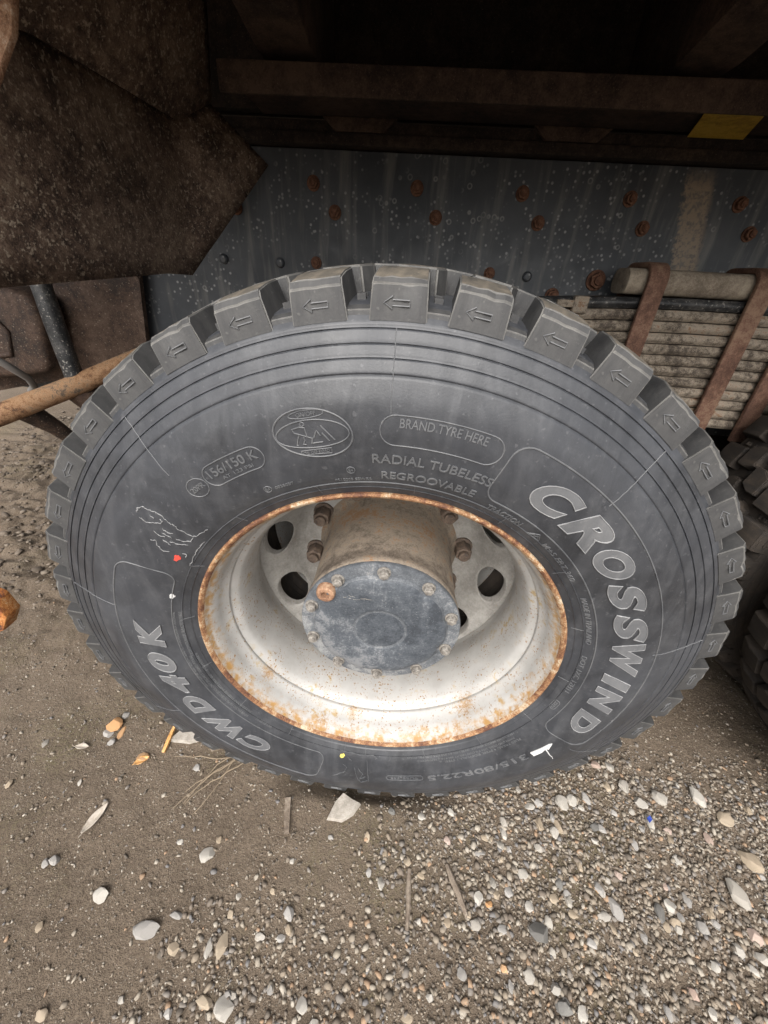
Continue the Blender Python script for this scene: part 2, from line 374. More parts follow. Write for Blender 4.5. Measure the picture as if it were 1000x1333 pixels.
def shoulder_sec(rr): return [(-.0075, .4925), (-.0030, .5265), (.0030, .5315), (.030, .5370), (.064, .5405), (.067, .505), (.012, .4985)]
def bevelled(mb, off):
    me = bpy.data.meshes.new('t'); me.from_pydata(mb.v, [], mb.f); me.polygons.foreach_set('material_index', mb.mi)
    bm = bmesh.new(); bm.from_mesh(me); bmesh.ops.recalc_face_normals(bm, faces=bm.faces)
    es = [e for e in bm.edges if len(e.link_faces) == 2 and e.calc_face_angle(0) > R(24)]
    bmesh.ops.bevel(bm, geom=es, offset=off, segments=2, affect='EDGES', clamp_overlap=True, material=3)
    out = MB(); bm.verts.index_update(); out.v = [tuple(v.co) for v in bm.verts]; out.f = [tuple(v.index for v in f.verts) for f in bm.faces]; out.mi = [f.material_index for f in bm.faces]
    bm.free(); bpy.data.meshes.remove(me); return out
def shoulder_block(seed, arrow=True):
    rn = random.Random(seed)
    sec = [(y + rn.uniform(-.0006, .0006), r + (rn.uniform(-.0016, .0016) if .52 < r else 0)) for y, r in shoulder_sec(0)]
    w0 = .0288 + rn.uniform(-.0008, .0008); mb = bevelled(arc_block(sec, lambda r: w0 - .05 * (r - .4925), 6, lambda j: 1 if j in (2, 3) else 0, .05), .0014)
    # wear: nick the outer edge here and there
    for i, (x, y, z) in enumerate(mb.v):
        if math.hypot(x, z) > .5215 and y < .01:
            n = mnoise.noise(Vector((x * 160 + seed * 7, y * 160, z * 160))); mb.v[i] = (x, y + max(0, n) * .004, z - max(0, n) * .0034)
    # low tie bar that fills the foot of the gap up to the next block
    g0 = w0 - .002; g1 = PITCH * .4985 - (w0 - .002); mid = (g0 + g1) / 2; hw = (g1 - g0) / 2
    tb = arc_block([(-.0048, .4915), (-.0015, .5035), (.010, .5075), (.014, .4985)], lambda r: hw, 2); ca = mid / .4985
    mb.merge(bevelled(tb, .0012), lambda v: (v[0] * math.cos(ca) + v[2] * math.sin(ca), v[1], -v[0] * math.sin(ca) + v[2] * math.cos(ca)))
    # stone ejector nub deep in the gap
    for yy in (.028, .044):
        nub = arc_block([(yy, .507), (yy + .001, .5165 + rn.uniform(-.002, .002)), (yy + .008, .5165), (yy + .009, .507)], lambda r: .0045, 1)
        mb.merge(nub, lambda v: (v[0] * math.cos(ca) + v[2] * math.sin(ca), v[1], -v[0] * math.sin(ca) + v[2] * math.cos(ca)))
    if arrow:                                   # raised rotation arrow with its engraved outline
        def at(s, r):
            y = np.interp(r, [.4925, .5265], [sec[0][0], sec[1][0]]); a = (s - .002) / r; return (r * math.sin(a), float(y) - .0002, r * math.cos(a))
        P = [(-.0125, .5095), (-.004, .5152), (-.004, .5120), (.0125, .5120), (.0125, .5070), (-.004, .5070), (-.004, .5038)]
        mb.tube([at(*p) for p in P], .00085, 5, True, 2)
    return mb
def mid_block(row, seed):
    y0 = .0735 if row == 0 else .1285; rn = random.Random(seed); mb = MB()
    ys = (y0, y0 + .024, y0 + .048); top = .5445
    vs = []
    for r, k in ((.512, 1.0), (top, .94)):
        for (dy, s) in ((0, -.024), (.024, -.031), (.048, -.024), (.048, .024), (.024, .031), (0, .024)):
            a = (s * k + (.25 * (dy - .024) if row == 0 else -.25 * (dy - .024))) / r; rr = r - abs(y0 + dy - .125) * .04; vs.append((rr * math.sin(a), y0 + .024 + (dy - .024) * k, rr * math.cos(a)))
    mb.add(vs, [(5, 4, 3, 2, 1, 0)]); mb.add(vs, [(6, 7, 8, 9, 10, 11)], 1); mb.add(vs, [(i, (i + 1) % 6, (i + 1) % 6 + 6, i + 6) for i in range(6)])
    me = bpy.data.meshes.new('t'); return bevelled_weld(mb)
def bevelled_weld(mb):
    me = bpy.data.meshes.new('t'); me.from_pydata(mb.v, [], mb.f); me.polygons.foreach_set('material_index', mb.mi)
    bm = bmesh.new(); bm.from_mesh(me); bmesh.ops.remove_doubles(bm, verts=bm.verts, dist=1e-6); bm.verts.index_update()
    o = MB(); o.v = [tuple(v.co) for v in bm.verts]; o.f = [tuple(v.index for v in f.verts) for f in bm.faces]; o.mi = [f.material_index for f in bm.faces]; bm.free(); bpy.data.meshes.remove(me)
    return bevelled(o, .002)
def mirror_y(mb):
    o = MB(); o.v = [(x, TW - y, z) for x, y, z in mb.v]; o.f = [tuple(reversed(f)) for f in mb.f]; o.mi = list(mb.mi); return o
BL_FRONT = [shoulder_block(s) for s in range(4)]
BL_BACK = [mirror_y(shoulder_block(s + 9, False)) for s in range(2)]
BL_MID = [mid_block(0, 1), mid_block(1, 2)]
def roty(mb, a):
    c, s = math.cos(a), math.sin(a); o = MB(); o.merge(mb, lambda v: (v[0] * c + v[2] * s, v[1], -v[0] * s + v[2] * c)); return o
def tread(tyre, mats, single, phase=0.0, dy0=0.0):
    """single(angle_deg) tells whether the blocks there become parts of their own; the rest is one joined part"""
    protos = {}; rest = MB()
    for k in range(40):
        for kind, arr, off in (('f', BL_FRONT, 0), ('b', BL_BACK, .5), ('m0', BL_MID[:1], .25), ('m1', BL_MID[1:], .75)):
            a = (k + off) * PITCH + phase; i = (k * 7 + k // 3) % len(arr); dg = (math.degrees(a) + 180) % 360 - 180
            if single(dg):
                if (kind, i) not in protos:
                    o = MB(); o.merge(arr[i]); protos[kind, i] = o.build('tread_block', mats, tyre, 22); protos[kind, i].rotation_euler = (0, a, 0); protos[kind, i].location = (0, dy0, 0)
                else: copy(protos[kind, i], tyre, (0, dy0, 0), a)
            else: rest.merge(roty(arr[i], a))
    if rest.v:
        o = rest.build('tread', mats, tyre, 40); o['kind'] = 'stuff'; o.location = (0, dy0, 0)

truck = thing('dump_truck', 'old dump truck seen close at its twin rear wheels under a rusty body', 'dump truck')
def group(name, label, loc):
    o = bpy.data.objects.new(name, None); col.objects.link(o); o.empty_display_size = .1; o.parent = truck; o.location = loc; o['label'] = label; return o
wheel = group('wheel', 'dusty wheel with raised tyre lettering and rust-edged silver rim', (0, 0, HZ))
tyre = carcass('tyre', wheel, (0, 0, 0), 'side', 360)
tread(wheel, ['lug', 'tread', 'emboss', 'lugedge'], lambda d: True)
inner = carcass('tyre', wheel, (0, .34, 0), 'oldrub', 160)
tread(wheel, ['oldrub', 'oldrub', 'oldrub', 'oldrub'], lambda d: False, .08, .34)

# ------------------------------------------------------------------ raised lettering and lines on the sidewall
def text_mesh(body, shear=0.0, offset=0.0, outline=False, res=6):
    cu = bpy.data.curves.new('txt', 'FONT'); cu.body = body; cu.size = 1.0; cu.shear = shear; cu.offset = offset; cu.resolution_u = res
    if outline: cu.fill_mode = 'NONE' if hasattr(cu, 'fill_mode') else 'FULL'; cu.bevel_depth = outline; cu.bevel_resolution = 1
    else: cu.extrude = .5
    o = bpy.data.objects.new('txt', cu); col.objects.link(o); dg = bpy.context.evaluated_depsgraph_get(); dg.update()
    me = bpy.data.meshes.new_from_object(o.evaluated_get(dg)); bpy.data.objects.remove(o); bpy.data.curves.remove(cu)
    return me
def letter(mb, body, t0, t1, r0, r1, h=.0008, shear=0.0, offset=0.0, outline=0.0, mi=0, cut=.006, box=None):
    """glyphs spread over clock angles t0..t1 and radii r0..r1, raised by h; returns the flat bounds used"""
    me = text_mesh(body, shear, offset, outline)
    bm = bmesh.new(); bm.from_mesh(me); bpy.data.meshes.remove(me)
    if not bm.verts: bm.free(); return
    xs = [v.co.x for v in bm.verts]; ys = [v.co.y for v in bm.verts]
    x0, x1, y0, y1 = box or (min(xs), max(xs), min(ys), max(ys))
    if not outline:
        bmesh.ops.delete(bm, geom=[f for f in bm.faces if f.calc_center_median().z < -.49], context='FACES_ONLY')
        k = int((r1 - r0) / cut)
        for j in range(1, k):
            yy = y0 + (y1 - y0) * j / k
            bmesh.ops.bisect_plane(bm, geom=bm.verts[:] + bm.edges[:] + bm.faces[:], plane_co=(0, yy, 0), plane_no=(0, 1, 0))
    bm.verts.index_update(); vs = []
    rm = (r0 + r1) / 2; ks = (t1 - t0) * math.pi / 180 * rm / (x1 - x0)
    for v in bm.verts:
        u = (v.co.x - x0) / (x1 - x0); q = (v.co.y - y0) / (y1 - y0)
        up = (h if v.co.z > 0 else -.0012) if not outline else h + v.co.z * ks
        vs.append(sp(r0 + (r1 - r0) * q, t0 + (t1 - t0) * u, up))
    mb.add(vs, [tuple(v.index for v in f.verts) for f in bm.faces], mi); bm.free()
    return (x0, x1, y0, y1)
def sideline(mb, pts, rad=.0008, up=.0002, closed=False, mi=0, n=5):
    mb.tube([sp(r, t, up) for r, t in pts], rad, n, closed, mi)
def dens(pts, k=5):
    out = []
    for (a, b) in zip(pts[:-1], pts[1:]):
        for i in range(k): out.append((a[0] + (b[0] - a[0]) * i / k, a[1] + (b[1] - a[1]) * i / k))
    return out + [pts[-1]]
def rrect(r0, r1, t0, t1, cr, n=6, step=1.2):
    """rounded rectangle path in (radius, clock angle)"""
    rm = (r0 + r1) / 2; ct = math.degrees(cr / rm); P = []
    for (rc, tc, a0) in ((r1 - cr, t1 - ct, 0), (r0 + cr, t1 - ct, 90), (r0 + cr, t0 + ct, 180), (r1 - cr, t0 + ct, 270)):
        for k in range(n + 1):
            a = R(a0 + 90 * k / n); P.append((rc + cr * math.cos(a), tc + ct * math.sin(a)))
    out = []
    for i, p in enumerate(P):
        q = P[(i + 1) % len(P)]; out.append(p); m = int(abs(q[1] - p[1]) / step)
        for j in range(1, m): out.append((p[0] + (q[0] - p[0]) * j / m, p[1] + (q[1] - p[1]) * j / m))
    return out
def ellipse(rc, tc, hr, ht, tilt=0.0, n=48):
    return [(rc + hr * math.cos(2 * math.pi * k / n) + tilt * math.sin(2 * math.pi * k / n), tc + ht * math.sin(2 * math.pi * k / n)) for k in range(n)]
def lettering(fn, mats=('emboss',), label=None, name='raised_lettering', smooth=30):
    mb = MB(); fn(mb); o = mb.build(name, list(mats), wheel, smooth)
    if label: o['label'] = label
    return o
def big(mb, chars, r0, r1):
    for ch, tc, wd in chars:
        b = letter(mb, ch, tc - wd / 2, tc + wd / 2, r0, r1, .0011, .26, .052, 0, 0, .005)
        letter(mb, ch, tc - wd / 2, tc + wd / 2, r0, r1, .0011, .26, .052, .011, 1, box=b)
lettering(lambda mb: big(mb, [('C', 31.2, 9.2), ('R', 40.6, 9.4), ('O', 50.6, 8.6), ('S', 60.3, 8.8), ('S', 69.7, 8.8), ('W', 80.2, 10.6), ('I', 88.6, 5.4), ('N', 95.6, 9.0), ('D', 105.6, 8.8)], .3545, .3955), ('letter', 'scuff'), 'big worn grey slanted letters reading CROSSWIND')
lettering(lambda mb: big(mb, [('C', -140.2, 10.2), ('W', -128.2, 12.0), ('D', -117.0, 9.2), ('4', -106.8, 8.8), ('0', -97.6, 8.2), ('K', -86.8, 10.0)], .350, .386), ('letter', 'scuff'), 'big worn grey slanted letters reading CWD40K')
def word(body, t0, t1, r0, r1, h, off=.004):
    lettering(lambda mb: letter(mb, body, t0, t1, r0, r1, h, 0, off), label='raised lettering ' + body)
word('RADIAL TUBELESS', -3.0, 19.6, .3505, .3625, .0011, .006)
word('REGROOVABLE', -1.3, 18.2, .3275, .3385, .0011, .006)
def brand(mb):
    letter(mb, 'BRAND TYRE HERE', 1.4, 15.2, .3955, .4055, .0010, 0, .004)
    sideline(mb, rrect(.3745, .4085, -1.6, 18.2, .0165), .0008, closed=True)
lettering(brand, label='raised words BRAND TYRE HERE in a rounded frame')
def load(mb):
    letter(mb, '156/150 K', -33.4, -23.0, .3780, .3895, .0010, 0, .006); letter(mb, 'AT 123 PSI', -31.6, -24.8, .3702, .3745, .0008)
    sideline(mb, rrect(.3662, .3940, -34.6, -22.0, .0138), .0008, closed=True)
lettering(load, label='raised 156/150 K load index in a rounded frame')
def ply(mb): sideline(mb, ellipse(.3785, -37.1, .0125, 2.15), .0007, closed=True); letter(mb, '20PR', -38.7, -35.5, .3752, .3822, .0009, 0, .004)
lettering(ply, label='raised 20PR in a circle')
def logo(mb):
    sideline(mb, ellipse(.3905, -12.35, .0280, 6.35, -.005), .0010, .0004, True); sideline(mb, ellipse(.3905, -12.5, .0160, 6.0, -.002), .0008, .0003, True)
    sideline(mb, ellipse(.4128, -12.7, .0042, 2.7, -.0001, 32), .0006, .0002, True); letter(mb, 'ON/OFF', -14.2, -11.2, .4106, .4150, .0008, 0, .004)
    sideline(mb, dens([(.3724, -15.27), (.3672, -15.41), (.3655, -9.98), (.3718, -9.84), (.3724, -15.27)], 4), .0006, .0002); letter(mb, 'ON/OFF ROAD', -15.0, -10.3, .3670, .3708, .0008)
    L = {'head': [(.4034, -13.99), (.4053, -13.69), (.4037, -13.38), (.4015, -13.40), (.4003, -13.75), (.4016, -14.02), (.4034, -13.99)], 'arm': [(.4001, -14.21), (.3991, -15.48), (.3947, -15.32), (.3856, -12.63)], 'arm2': [(.4001, -14.21), (.3987, -13.45), (.3887, -13.42)],
         'leg': [(.3913, -14.7), (.3805, -15.55), (.3799, -15.33)], 'leg2': [(.3888, -14.04), (.3848, -13.94), (.3802, -14.42), (.3796, -13.96)], 'spade': [(.3856, -12.63), (.3797, -12.99)],
         'm1': [(.3859, -12.38), (.3943, -11.66), (.3876, -11.23)], 'm2': [(.3906, -10.89), (.3805, -9.94)], 'm3': [(.3987, -10.84), (.3810, -8.99)], 'gr': [(.3801, -12.81), (.3802, -11.05)]}
    for k, p in L.items(): sideline(mb, dens(p, 3), .0008, .0003)
lettering(logo, name='raised_emblem', label='raised oval emblem of a digging worker beside hills')
for rc, tc in ((.3350, -25.8), (.3397, -7.35)):
    def approval(mb): sideline(mb, ellipse(rc, tc, .0046, .80, 0, 24), .0006, closed=True); letter(mb, 'E4', tc - .45, tc + .45, rc - .0022, rc + .0022, .0007)
    lettering(approval, label='small raised E4 approval mark in a circle')
word('0035057', -24.2, -19.9, .3313, .3352, .0008, 0); word('0210003 S2WR2', -11.2, -3.4, .3232, .3270, .0008, 0)
word('TRACTION', 22.3, 31.4, .3195, .3275, .0010, .006)
def snow(mb):
    sideline(mb, dens([(.3185, 34.2), (.3290, 36.2), (.3205, 38.0), (.3185, 34.2)], 4), .0007); sideline(mb, dens([(.3190, 34.9), (.3240, 35.6), (.3215, 36.0), (.3255, 36.5), (.3210, 37.3)], 2), .0006)
lettering(snow, name='raised_emblem', label='small raised mountain symbol')
word('M+S FRT 360', 39.4, 53.4, .3190, .3255, .0009); word('MADE IN THAILAND', 59.6, 76.8, .3222, .3285, .0009); word('DOT 1XC 12H11', 82.0, 98.2, .3208, .3272, .0009)
def date(mb):
    sideline(mb, rrect(.3185, .3270, 103.2, 107.2, .004), .0006, closed=True); letter(mb, '2221', 103.8, 106.6, .3205, .3248, .0008)
lettering(date, label='raised date code in a small oval')
word('315/80R22.5', 127.6, 161.0, .3655, .3800, .0014, .012)
def loads(mb):
    letter(mb, 'MAX LOAD SINGLE 4000 KG (8820 LBS) AT 850 KPA (123 PSI) COLD', 124.9, 166.6, .3195, .3237, .0007); letter(mb, 'MAX LOAD DUAL 3350 KG (7390 LBS) AT 850 KPA (123 PSI) COLD', 126.0, 163.2, .3262, .3304, .0007)
    letter(mb, 'PLIES TREAD 4 STEEL SIDEWALL 1 STEEL', 124.5, 153.8, .3328, .3370, .0007)
lettering(loads, label='three fine raised lines of load text')
def slot(mb):
    sideline(mb, rrect(.3645, .3780, 162.6, 174.4, .0062), .0008, closed=True); letter(mb, 'TUBELESS', 164.2, 173.0, .3680, .3742, .0009)
lettering(slot, label='raised TUBELESS in a slim rounded frame')
def warning(mb):
    for r, t0, t1, s in ((.3295, -78.6, -112, 'SERIOUS INJURY MAY RESULT FROM TYRE FAILURE DUE TO UNDERINFLATION OR OVERLOADING'), (.3220, -78.8, -98, 'FOLLOW OWNERS MANUAL OR PLACARD IN VEHICLE'), (.3245, -97.5, -131, 'NEVER EXCEED 150 PSI TO SEAT BEADS ONLY SPECIALLY TRAINED PERSONS'), (.3165, -97.5, -131, 'SHOULD MOUNT TYRES USE SAFETY CAGE AND CLIP ON EXTENSION'), (.3205, -134, -141, 'WARNING')):
        letter(mb, s, t1, t0, r - .0021, r + .0021, .0006)
lettering(warning, label='fine raised warning text beside the rim')
def panels(mb):
    sideline(mb, rrect(.3345, .4138, 19.6, 115.4, .020), .0010, .0003, True); sideline(mb, rrect(.3320, .4105, -163.6, -63.8, .020), .0010, .0003, True)
lettering(panels, name='panel_outline')
def mould(t):
    rn = random.Random(int(t)); lettering(lambda mb: sideline(mb, [(r, t + rn.uniform(-.06, .06)) for r in np.linspace(.409, .488, 14)], .0006, .0002), name='mould_line')
for t in (-.1, -39.4, 38.4, -78, 78.6, 117.5, -117): mould(t)
def tick(t): lettering(lambda mb: sideline(mb, dens([(.3045, t + .3), (.3195, t)], 3), .0005, .0008), name='mould_tick')
for t in range(-170, 190, 22): tick(t)
SC1 = [[(.4094, -50.62), (.4109, -49.74), (.4065, -48.54), (.4013, -48.72), (.3924, -47.89), (.3833, -48.04), (.3718, -48.58), (.3643, -48.61), (.3531, -49.18), (.3389, -49.2), (.3349, -48.88), (.3315, -45.89), (.3307, -45.37)], [(.4045, -51.16), (.3939, -51.47), (.3856, -50.47), (.3789, -49.88), (.3792, -49.16), (.3827, -49.02)], [(.3736, -50.89), (.3666, -51.23), (.3599, -50.98)], [(.3705, -52.06), (.357, -52.17)], [(.3815, -52.49), (.373, -52.99), (.3653, -52.67)], [(.354, -52.01), (.3459, -52.0), (.3363, -51.1), (.3374, -49.75)], [(.3659, -53.7), (.3543, -54.4)], [(.3586, -53.49), (.3474, -53.38), (.3358, -52.52)], [(.3788, -55.19), (.374, -54.65), (.3673, -56.08), (.3588, -56.77), (.3514, -56.48)], [(.3223, -49.87), (.3236, -53.86), (.3219, -57.24), (.3213, -60.27)], [(.3374, -55.94), (.3318, -55.78), (.3307, -56.97)], [(.3953, -49.36), (.3893, -49.61)]]
SC2 = [[(.3189, -167.99), (.3208, -175.65), (.3193, -180.8), (.3253, -182.6)], [(.3465, -170.33), (.3525, -171.87), (.3661, -171.73), (.3894, -168.1)], [(.3284, -178.7), (.3706, -179.46), (.3913, -179.85)], [(.3493, -174.45), (.3801, -176.06), (.3956, -177.47), (.3863, -179.33)], [(.3518, -175.84), (.3676, -177.65), (.3842, -176.86), (.374, -178.73)], [(.3295, -171.4), (.3365, -173.58)]]
def scuffs(S, w):
    def f(mb):
        rn = random.Random(3)
        for p in S:
            d = dens(p, 5); d = [(r + rn.uniform(-.0009, .0009), t + rn.uniform(-.13, .13)) for r, t in d]
            m = len(d); mb.tube([sp(r, t, rn.uniform(0, .0008)) for r, t in d], [w * rn.uniform(.5, 1.4) * (.4 if i in (0, m - 1) else 1) for i in range(m)], 5)
    return f
lettering(scuffs(SC1, .0006), ('scuff',), 'pale torn scrape lines', 'scuff'); lettering(scuffs(SC2, .0007), ('emboss',), None, 'scuff')
def patch(rc, tc, hr, ht, n=14, jag=.25, seed=1):
    rn = random.Random(seed); P = [(rc + hr * math.cos(a) * k, tc + ht * math.sin(a) * k) for a, k in [(2 * math.pi * i / n, 1 + rn.uniform(-jag, jag)) for i in range(n)]]
    def f(mb):
        vs = [sp(r, t, .0009) for r, t in P] + [sp(r, t, -.0005) for r, t in P] + [sp(rc, tc, .0009)]
        mb.add(vs, [(i, (i + 1) % n, 2 * n) for i in range(n)] + [(i, i + n, (i + 1) % n + n, (i + 1) % n) for i in range(n)])
    return f
lettering(patch(.3398, -57.9, .0042, 1.0), ('red',), 'red paint dab', 'paint_dab'); lettering(patch(.3320, -72.1, .0036, .85, seed=3), ('white',), 'white paint dab', 'paint_dab'); lettering(patch(.3283, -169.6, .0042, .75, seed=5), ('yellow',), 'yellow paint dab', 'paint_dab')
def tornlabel(mb):
    P = [(.3690, 126.0), (.3800, 126.1), (.3805, 123.4), (.3770, 121.3), (.3815, 121.0), (.3740, 118.4), (.3712, 119.2), (.3705, 122.4)]; n = len(P)
    vs = [sp(r, t, .0012) for r, t in P] + [sp(r, t, -.0004) for r, t in P]
    mb.add(vs, [tuple(range(n))] + [(i, i + n, (i + 1) % n + n, (i + 1) % n) for i in range(n)])
    mb.tube([sp(r, t, .0006) for r, t in ((.378, 121.6), (.386, 122.0), (.395, 122.6), (.404, 122.9), (.411, 123.5))], [.0014, .001, .0009, .0007, .0004], 5)
lettering(tornlabel, ('white',), 'torn scrap of white paper label', 'paper_label')

# ------------------------------------------------------------------ rim, disc, hub
rim_prof = [(.024, .2925), (.012, .2935), (.004, .2970), (-.0025, .2990), (-.0055, .2985), (-.0068, .2955), (-.0055, .2925), (-.001, .2900), (.006, .2880), (.0085, .2862), (.012, .2835), (.030, .2790), (.048, .2750), (.0505, .2722), (.0545, .2712), (.0580, .2722), (.0600, .2700), (.066, .2630), (.072, .2600), (.085, .2565), (.110, .2530), (.140, .2530), (.160, .2560), (.185, .2655), (.200, .2700), (.235, .2740), (.250, .2820)]
rim = MB(); rim.revolve(rim_prof, 288, mis=[1 if j < 7 else 0 for j in range(len(rim_prof) - 1)])
rimo = rim.build('rim', ['rim', 'lip'], wheel, 40)
def dy(r): return float(np.interp(r, [.10, .192, .205, .222, .240, .256, .268, .2715], [.2855, .2855, .279, .250, .226, .2145, .2075, .2060]))
disc = MB(); HRR, HRT = .0235, .044; HC = .2385
for s in range(10):
    a0 = R(-80 + 36 * s); n = 40; rings = []
    def bound(ph):                              # where a ray from the hole centre leaves the sector, in (dr, dtheta*HC)
        c, q = math.cos(ph), math.sin(ph); lim = [1e9]
        if c > 1e-9: lim.append((.2715 - HC) / c)
        if c < -1e-9: lim.append((HC - .192) / -c)
        hw = R(18) * HC
        if abs(q) > 1e-9: lim.append(hw / abs(q))
        t = min(lim); return t
    phs = sorted([2 * math.pi * k / n for k in range(n)] + [math.atan2(sgn * R(18) * HC, d) % (2 * math.pi) for sgn in (1, -1) for d in (.2715 - HC, -(HC - .192))])
    n = len(phs); vs = []
    for lev, (f, back) in enumerate(((None, .016), (None, .001), (0.06, 0), (.18, 0), (.4, 0), (.7, 0), (1, 0))):
        for ph in phs:
            e = bound(ph); HR = 1 / math.hypot(math.cos(ph) / HRR, math.sin(ph) / HRT); d = HR if f is None else HR + .0012 + (e - HR - .0012) * f
            r = HC + d * math.cos(ph); th = a0 + d * math.sin(ph) / HC; y = dy(r) + back - (.0012 if lev in (2,) else 0)
            vs.append((r * math.sin(th), y, r * math.cos(th)))
    fs = [(l * n + k, l * n + (k + 1) % n, (l + 1) * n + (k + 1) % n, (l + 1) * n + k) for l in range(6) for k in range(n)]
    disc.add(vs, fs)
disc.revolve([(dy(.192), .192), (.2855, .18), (.2855, .12)], 120)
disco = disc.build('wheel_disc', ['disc'], wheel, 35)
nut = MB()
def hexa(mb, r, y0, y1, x=0, z=0, n=6, mi=0, r2=None, ph=0):
    pts = lambda y, q: [(x + q * math.sin(2 * math.pi * k / n + ph), y, z + q * math.cos(2 * math.pi * k / n + ph)) for k in range(n)]
    mb.add(pts(y0, r) + pts(y1, r2 or r), [tuple(range(n)), tuple(range(2 * n - 1, n - 1, -1))] + [(k, k + n, (k + 1) % n + n, (k + 1) % n) for k in range(n)], mi)
hexa(nut, .0225, .279, .2855, n=18); hexa(nut, .0185, .249, .2795); hexa(nut, .0118, .240, .2495, n=14)
n0 = None
for k in range(10):
    a = R(11.3 + 36 * k); p = (.1675 * math.sin(a), 0, .1675 * math.cos(a))
    if n0 is None: n0 = nut.build('wheel_nut', ['nut'], wheel, 30, .0012); n0.location = p; n0.rotation_euler = (0, a + .3, 0)
    else: copy(n0, wheel, p, a + random.uniform(-.5, .5))
hub = MB(); hub.revolve([(.300, .158), (.2845, .156), (.276, .147), (.262, .1405), (.20, .138), (.10, .1372), (.078, .1375), (.074, .1400), (.060, .1408), (.057, .1395), (.057, .10)], 160)
hubo = hub.build('hub', ['hub'], wheel, 40)
def lobes(j, a, r):
    d = abs(((math.degrees(a) + 18) % 36) - 18); k = math.exp(-(d / 6.5) ** 2)
    return r - (.0045 * k if j in (5, 6, 7) else 0)
cap = MB(); cap.revolve([(.0570, .137), (.0565, .1405), (.0500, .1412), (.0478, .1398), (.0470, .1370), (.0465, .1195), (.0415, .1165), (.0390, .1120), (.0380, .100), (.0372, .0510), (.0380, .0478), (.0392, .0455), (.0388, .0425), (.0384, .020), (.0384, .0005)], 200, mis=[1, 1, 1, 1, 1, 1, 0, 0, 0, 0, 1, 1, 0, 0], rmod=lobes)
capo = cap.build('hub_cap', ['cap', 'capring'], wheel, 40)
bolt = MB(); hexa(bolt, .0112, .0440, .0470, n=18); hexa(bolt, .0088, .0360, .0441); hexa(bolt, .0058, .0340, .0361, n=12)
b0 = None
for k in range(10):
    a = R(36 * k + .5); p = (.1268 * math.sin(a), 0, .1268 * math.cos(a))
    if b0 is None: b0 = bolt.build('cap_bolt', ['capbolt'], wheel, 30, .0006); b0.location = p
    else: copy(b0, wheel, p, a + random.uniform(-.5, .5))
pl = MB(); pl.revolve([(.047, .0165), (.0395, .0165), (.034, .0150), (.0325, .0130), (.0325, .0075), (.0440, .0065), (.0440, .0003)], 28)
sc = MB(); rn = random.Random(12)
for pts in ([(-.055, .078), (-.045, .074), (-.02, .071), (.002, .073), (.02, .066), (.034, .060)], [(.005, .071), (.016, .060), (.033, .052), (.036, .056)], [(-.062, .072), (-.05, .07), (-.03, .068)], [(.03, -.055), (.042, -.058), (.05, -.054)]):
    P = [(a + (c - a) * k / 4 + rn.uniform(-.0015, .0015), .0382, b + (d - b) * k / 4 + rn.uniform(-.002, .002)) for (a, b), (c, d) in zip(pts[:-1], pts[1:]) for k in range(4)]
    sc.tube(P, [rn.uniform(.0002, .0010) for _ in P], 5)
sco = sc.build('scratch', ['capbolt'], wheel, 40); sco['label'] = 'pale scratches on the hub cap'
po = pl.build('drain_plug', ['plug'], wheel, 35); po.location = (.1215 * math.sin(R(-50)), 0, .1215 * math.cos(R(-50))); po['label'] = 'rusty round drain plug'
drum = MB(); drum.revolve([(.31, .05), (.31, .200), (.318, .212), (.50, .214), (.50, .05)], 96); drum.build('brake_drum', ['nut'], wheel, 35)
rimi = MB(); rimi.revolve([(.34 + TW - y, r) for y, r in rim_prof], 96); rimi.build('rim', ['rim'], wheel, 40)

# ------------------------------------------------------------------ neighbouring twin wheel
w2 = group('wheel', 'shadowed twin wheel with blocky brown tread', (AX2, 0, HZ))
for yy, ph in ((0.0, .05), (.34, .11)):
    t2 = carcass('tyre', w2, (0, yy, 0), 'oldrub', 200)
    tread(w2, ['oldrub', 'oldrub', 'oldrub', 'oldrub'], lambda d: -140 < d < -5, ph, yy)

for src in (rimo, disco, hubo, capo): copy(src, w2)
for k in range(10): copy(n0, w2, (.1675 * math.sin(R(36 * k + 4)), 0, .1675 * math.cos(R(36 * k + 4))), R(36 * k)); copy(b0, w2, (.1268 * math.sin(R(36 * k)), 0, .1268 * math.cos(R(36 * k))), R(36 * k))

# ------------------------------------------------------------------ chassis
def CH(mb, name, mats, parent=None, **k):
    o = mb.build(name, mats, parent or truck, **k)
    return o
rail = MB(); rail.box((-2.4, .82, .66), (5.0, .828, 1.297)); rail.box((-2.4, .8282, 1.289), (2.6, .91, 1.297)); rail.box((-2.4, .8282, .66), (2.6, .91, .668))
railo = CH(rail, 'frame_rail', ['web'], bevel=.002, smooth=30)
hb = MB(); hexa(hb, .0165, .8165, .8205, n=20); hexa(hb, .0128, .8055, .8168); hexa(hb, .0075, .8000, .8057, n=12)
rv = MB(); 
for j in range(5):
    pass
rv.revolve([(.8205, .0125), (.8165, .0125), (.8125, .0110), (.8095, .0075), (.8085, .0002)], 20)
first = {}
def onrail(kind, x, z, name, mat, sc=1.0):
    key = (kind, mat)
    if key not in first:
        src = MB(); src.merge(hb if kind == 'b' else rv, lambda v: (v[0], v[1] - .82, v[2])); o = src.build(name, [mat], railo, 30, .0008 if kind == 'b' else 0); first[key] = o
    else: o = copy(first[key], railo)
    o.location = (x, .82, z); o.rotation_euler = (0, random.uniform(-.5, .5), 0); o.scale = (sc, sc, sc)
for k in range(-2, 6):
    onrail('b', -.0004 + .2615 * k, 1.232, 'bolt', 'boltr'); onrail('b', .0526 + .2608 * k, 1.1755, 'bolt', 'boltr')
for x, z in ((.2121, 1.0615), (-.262, 1.0634)): onrail('b', x, z, 'bolt', 'boltr', .9)
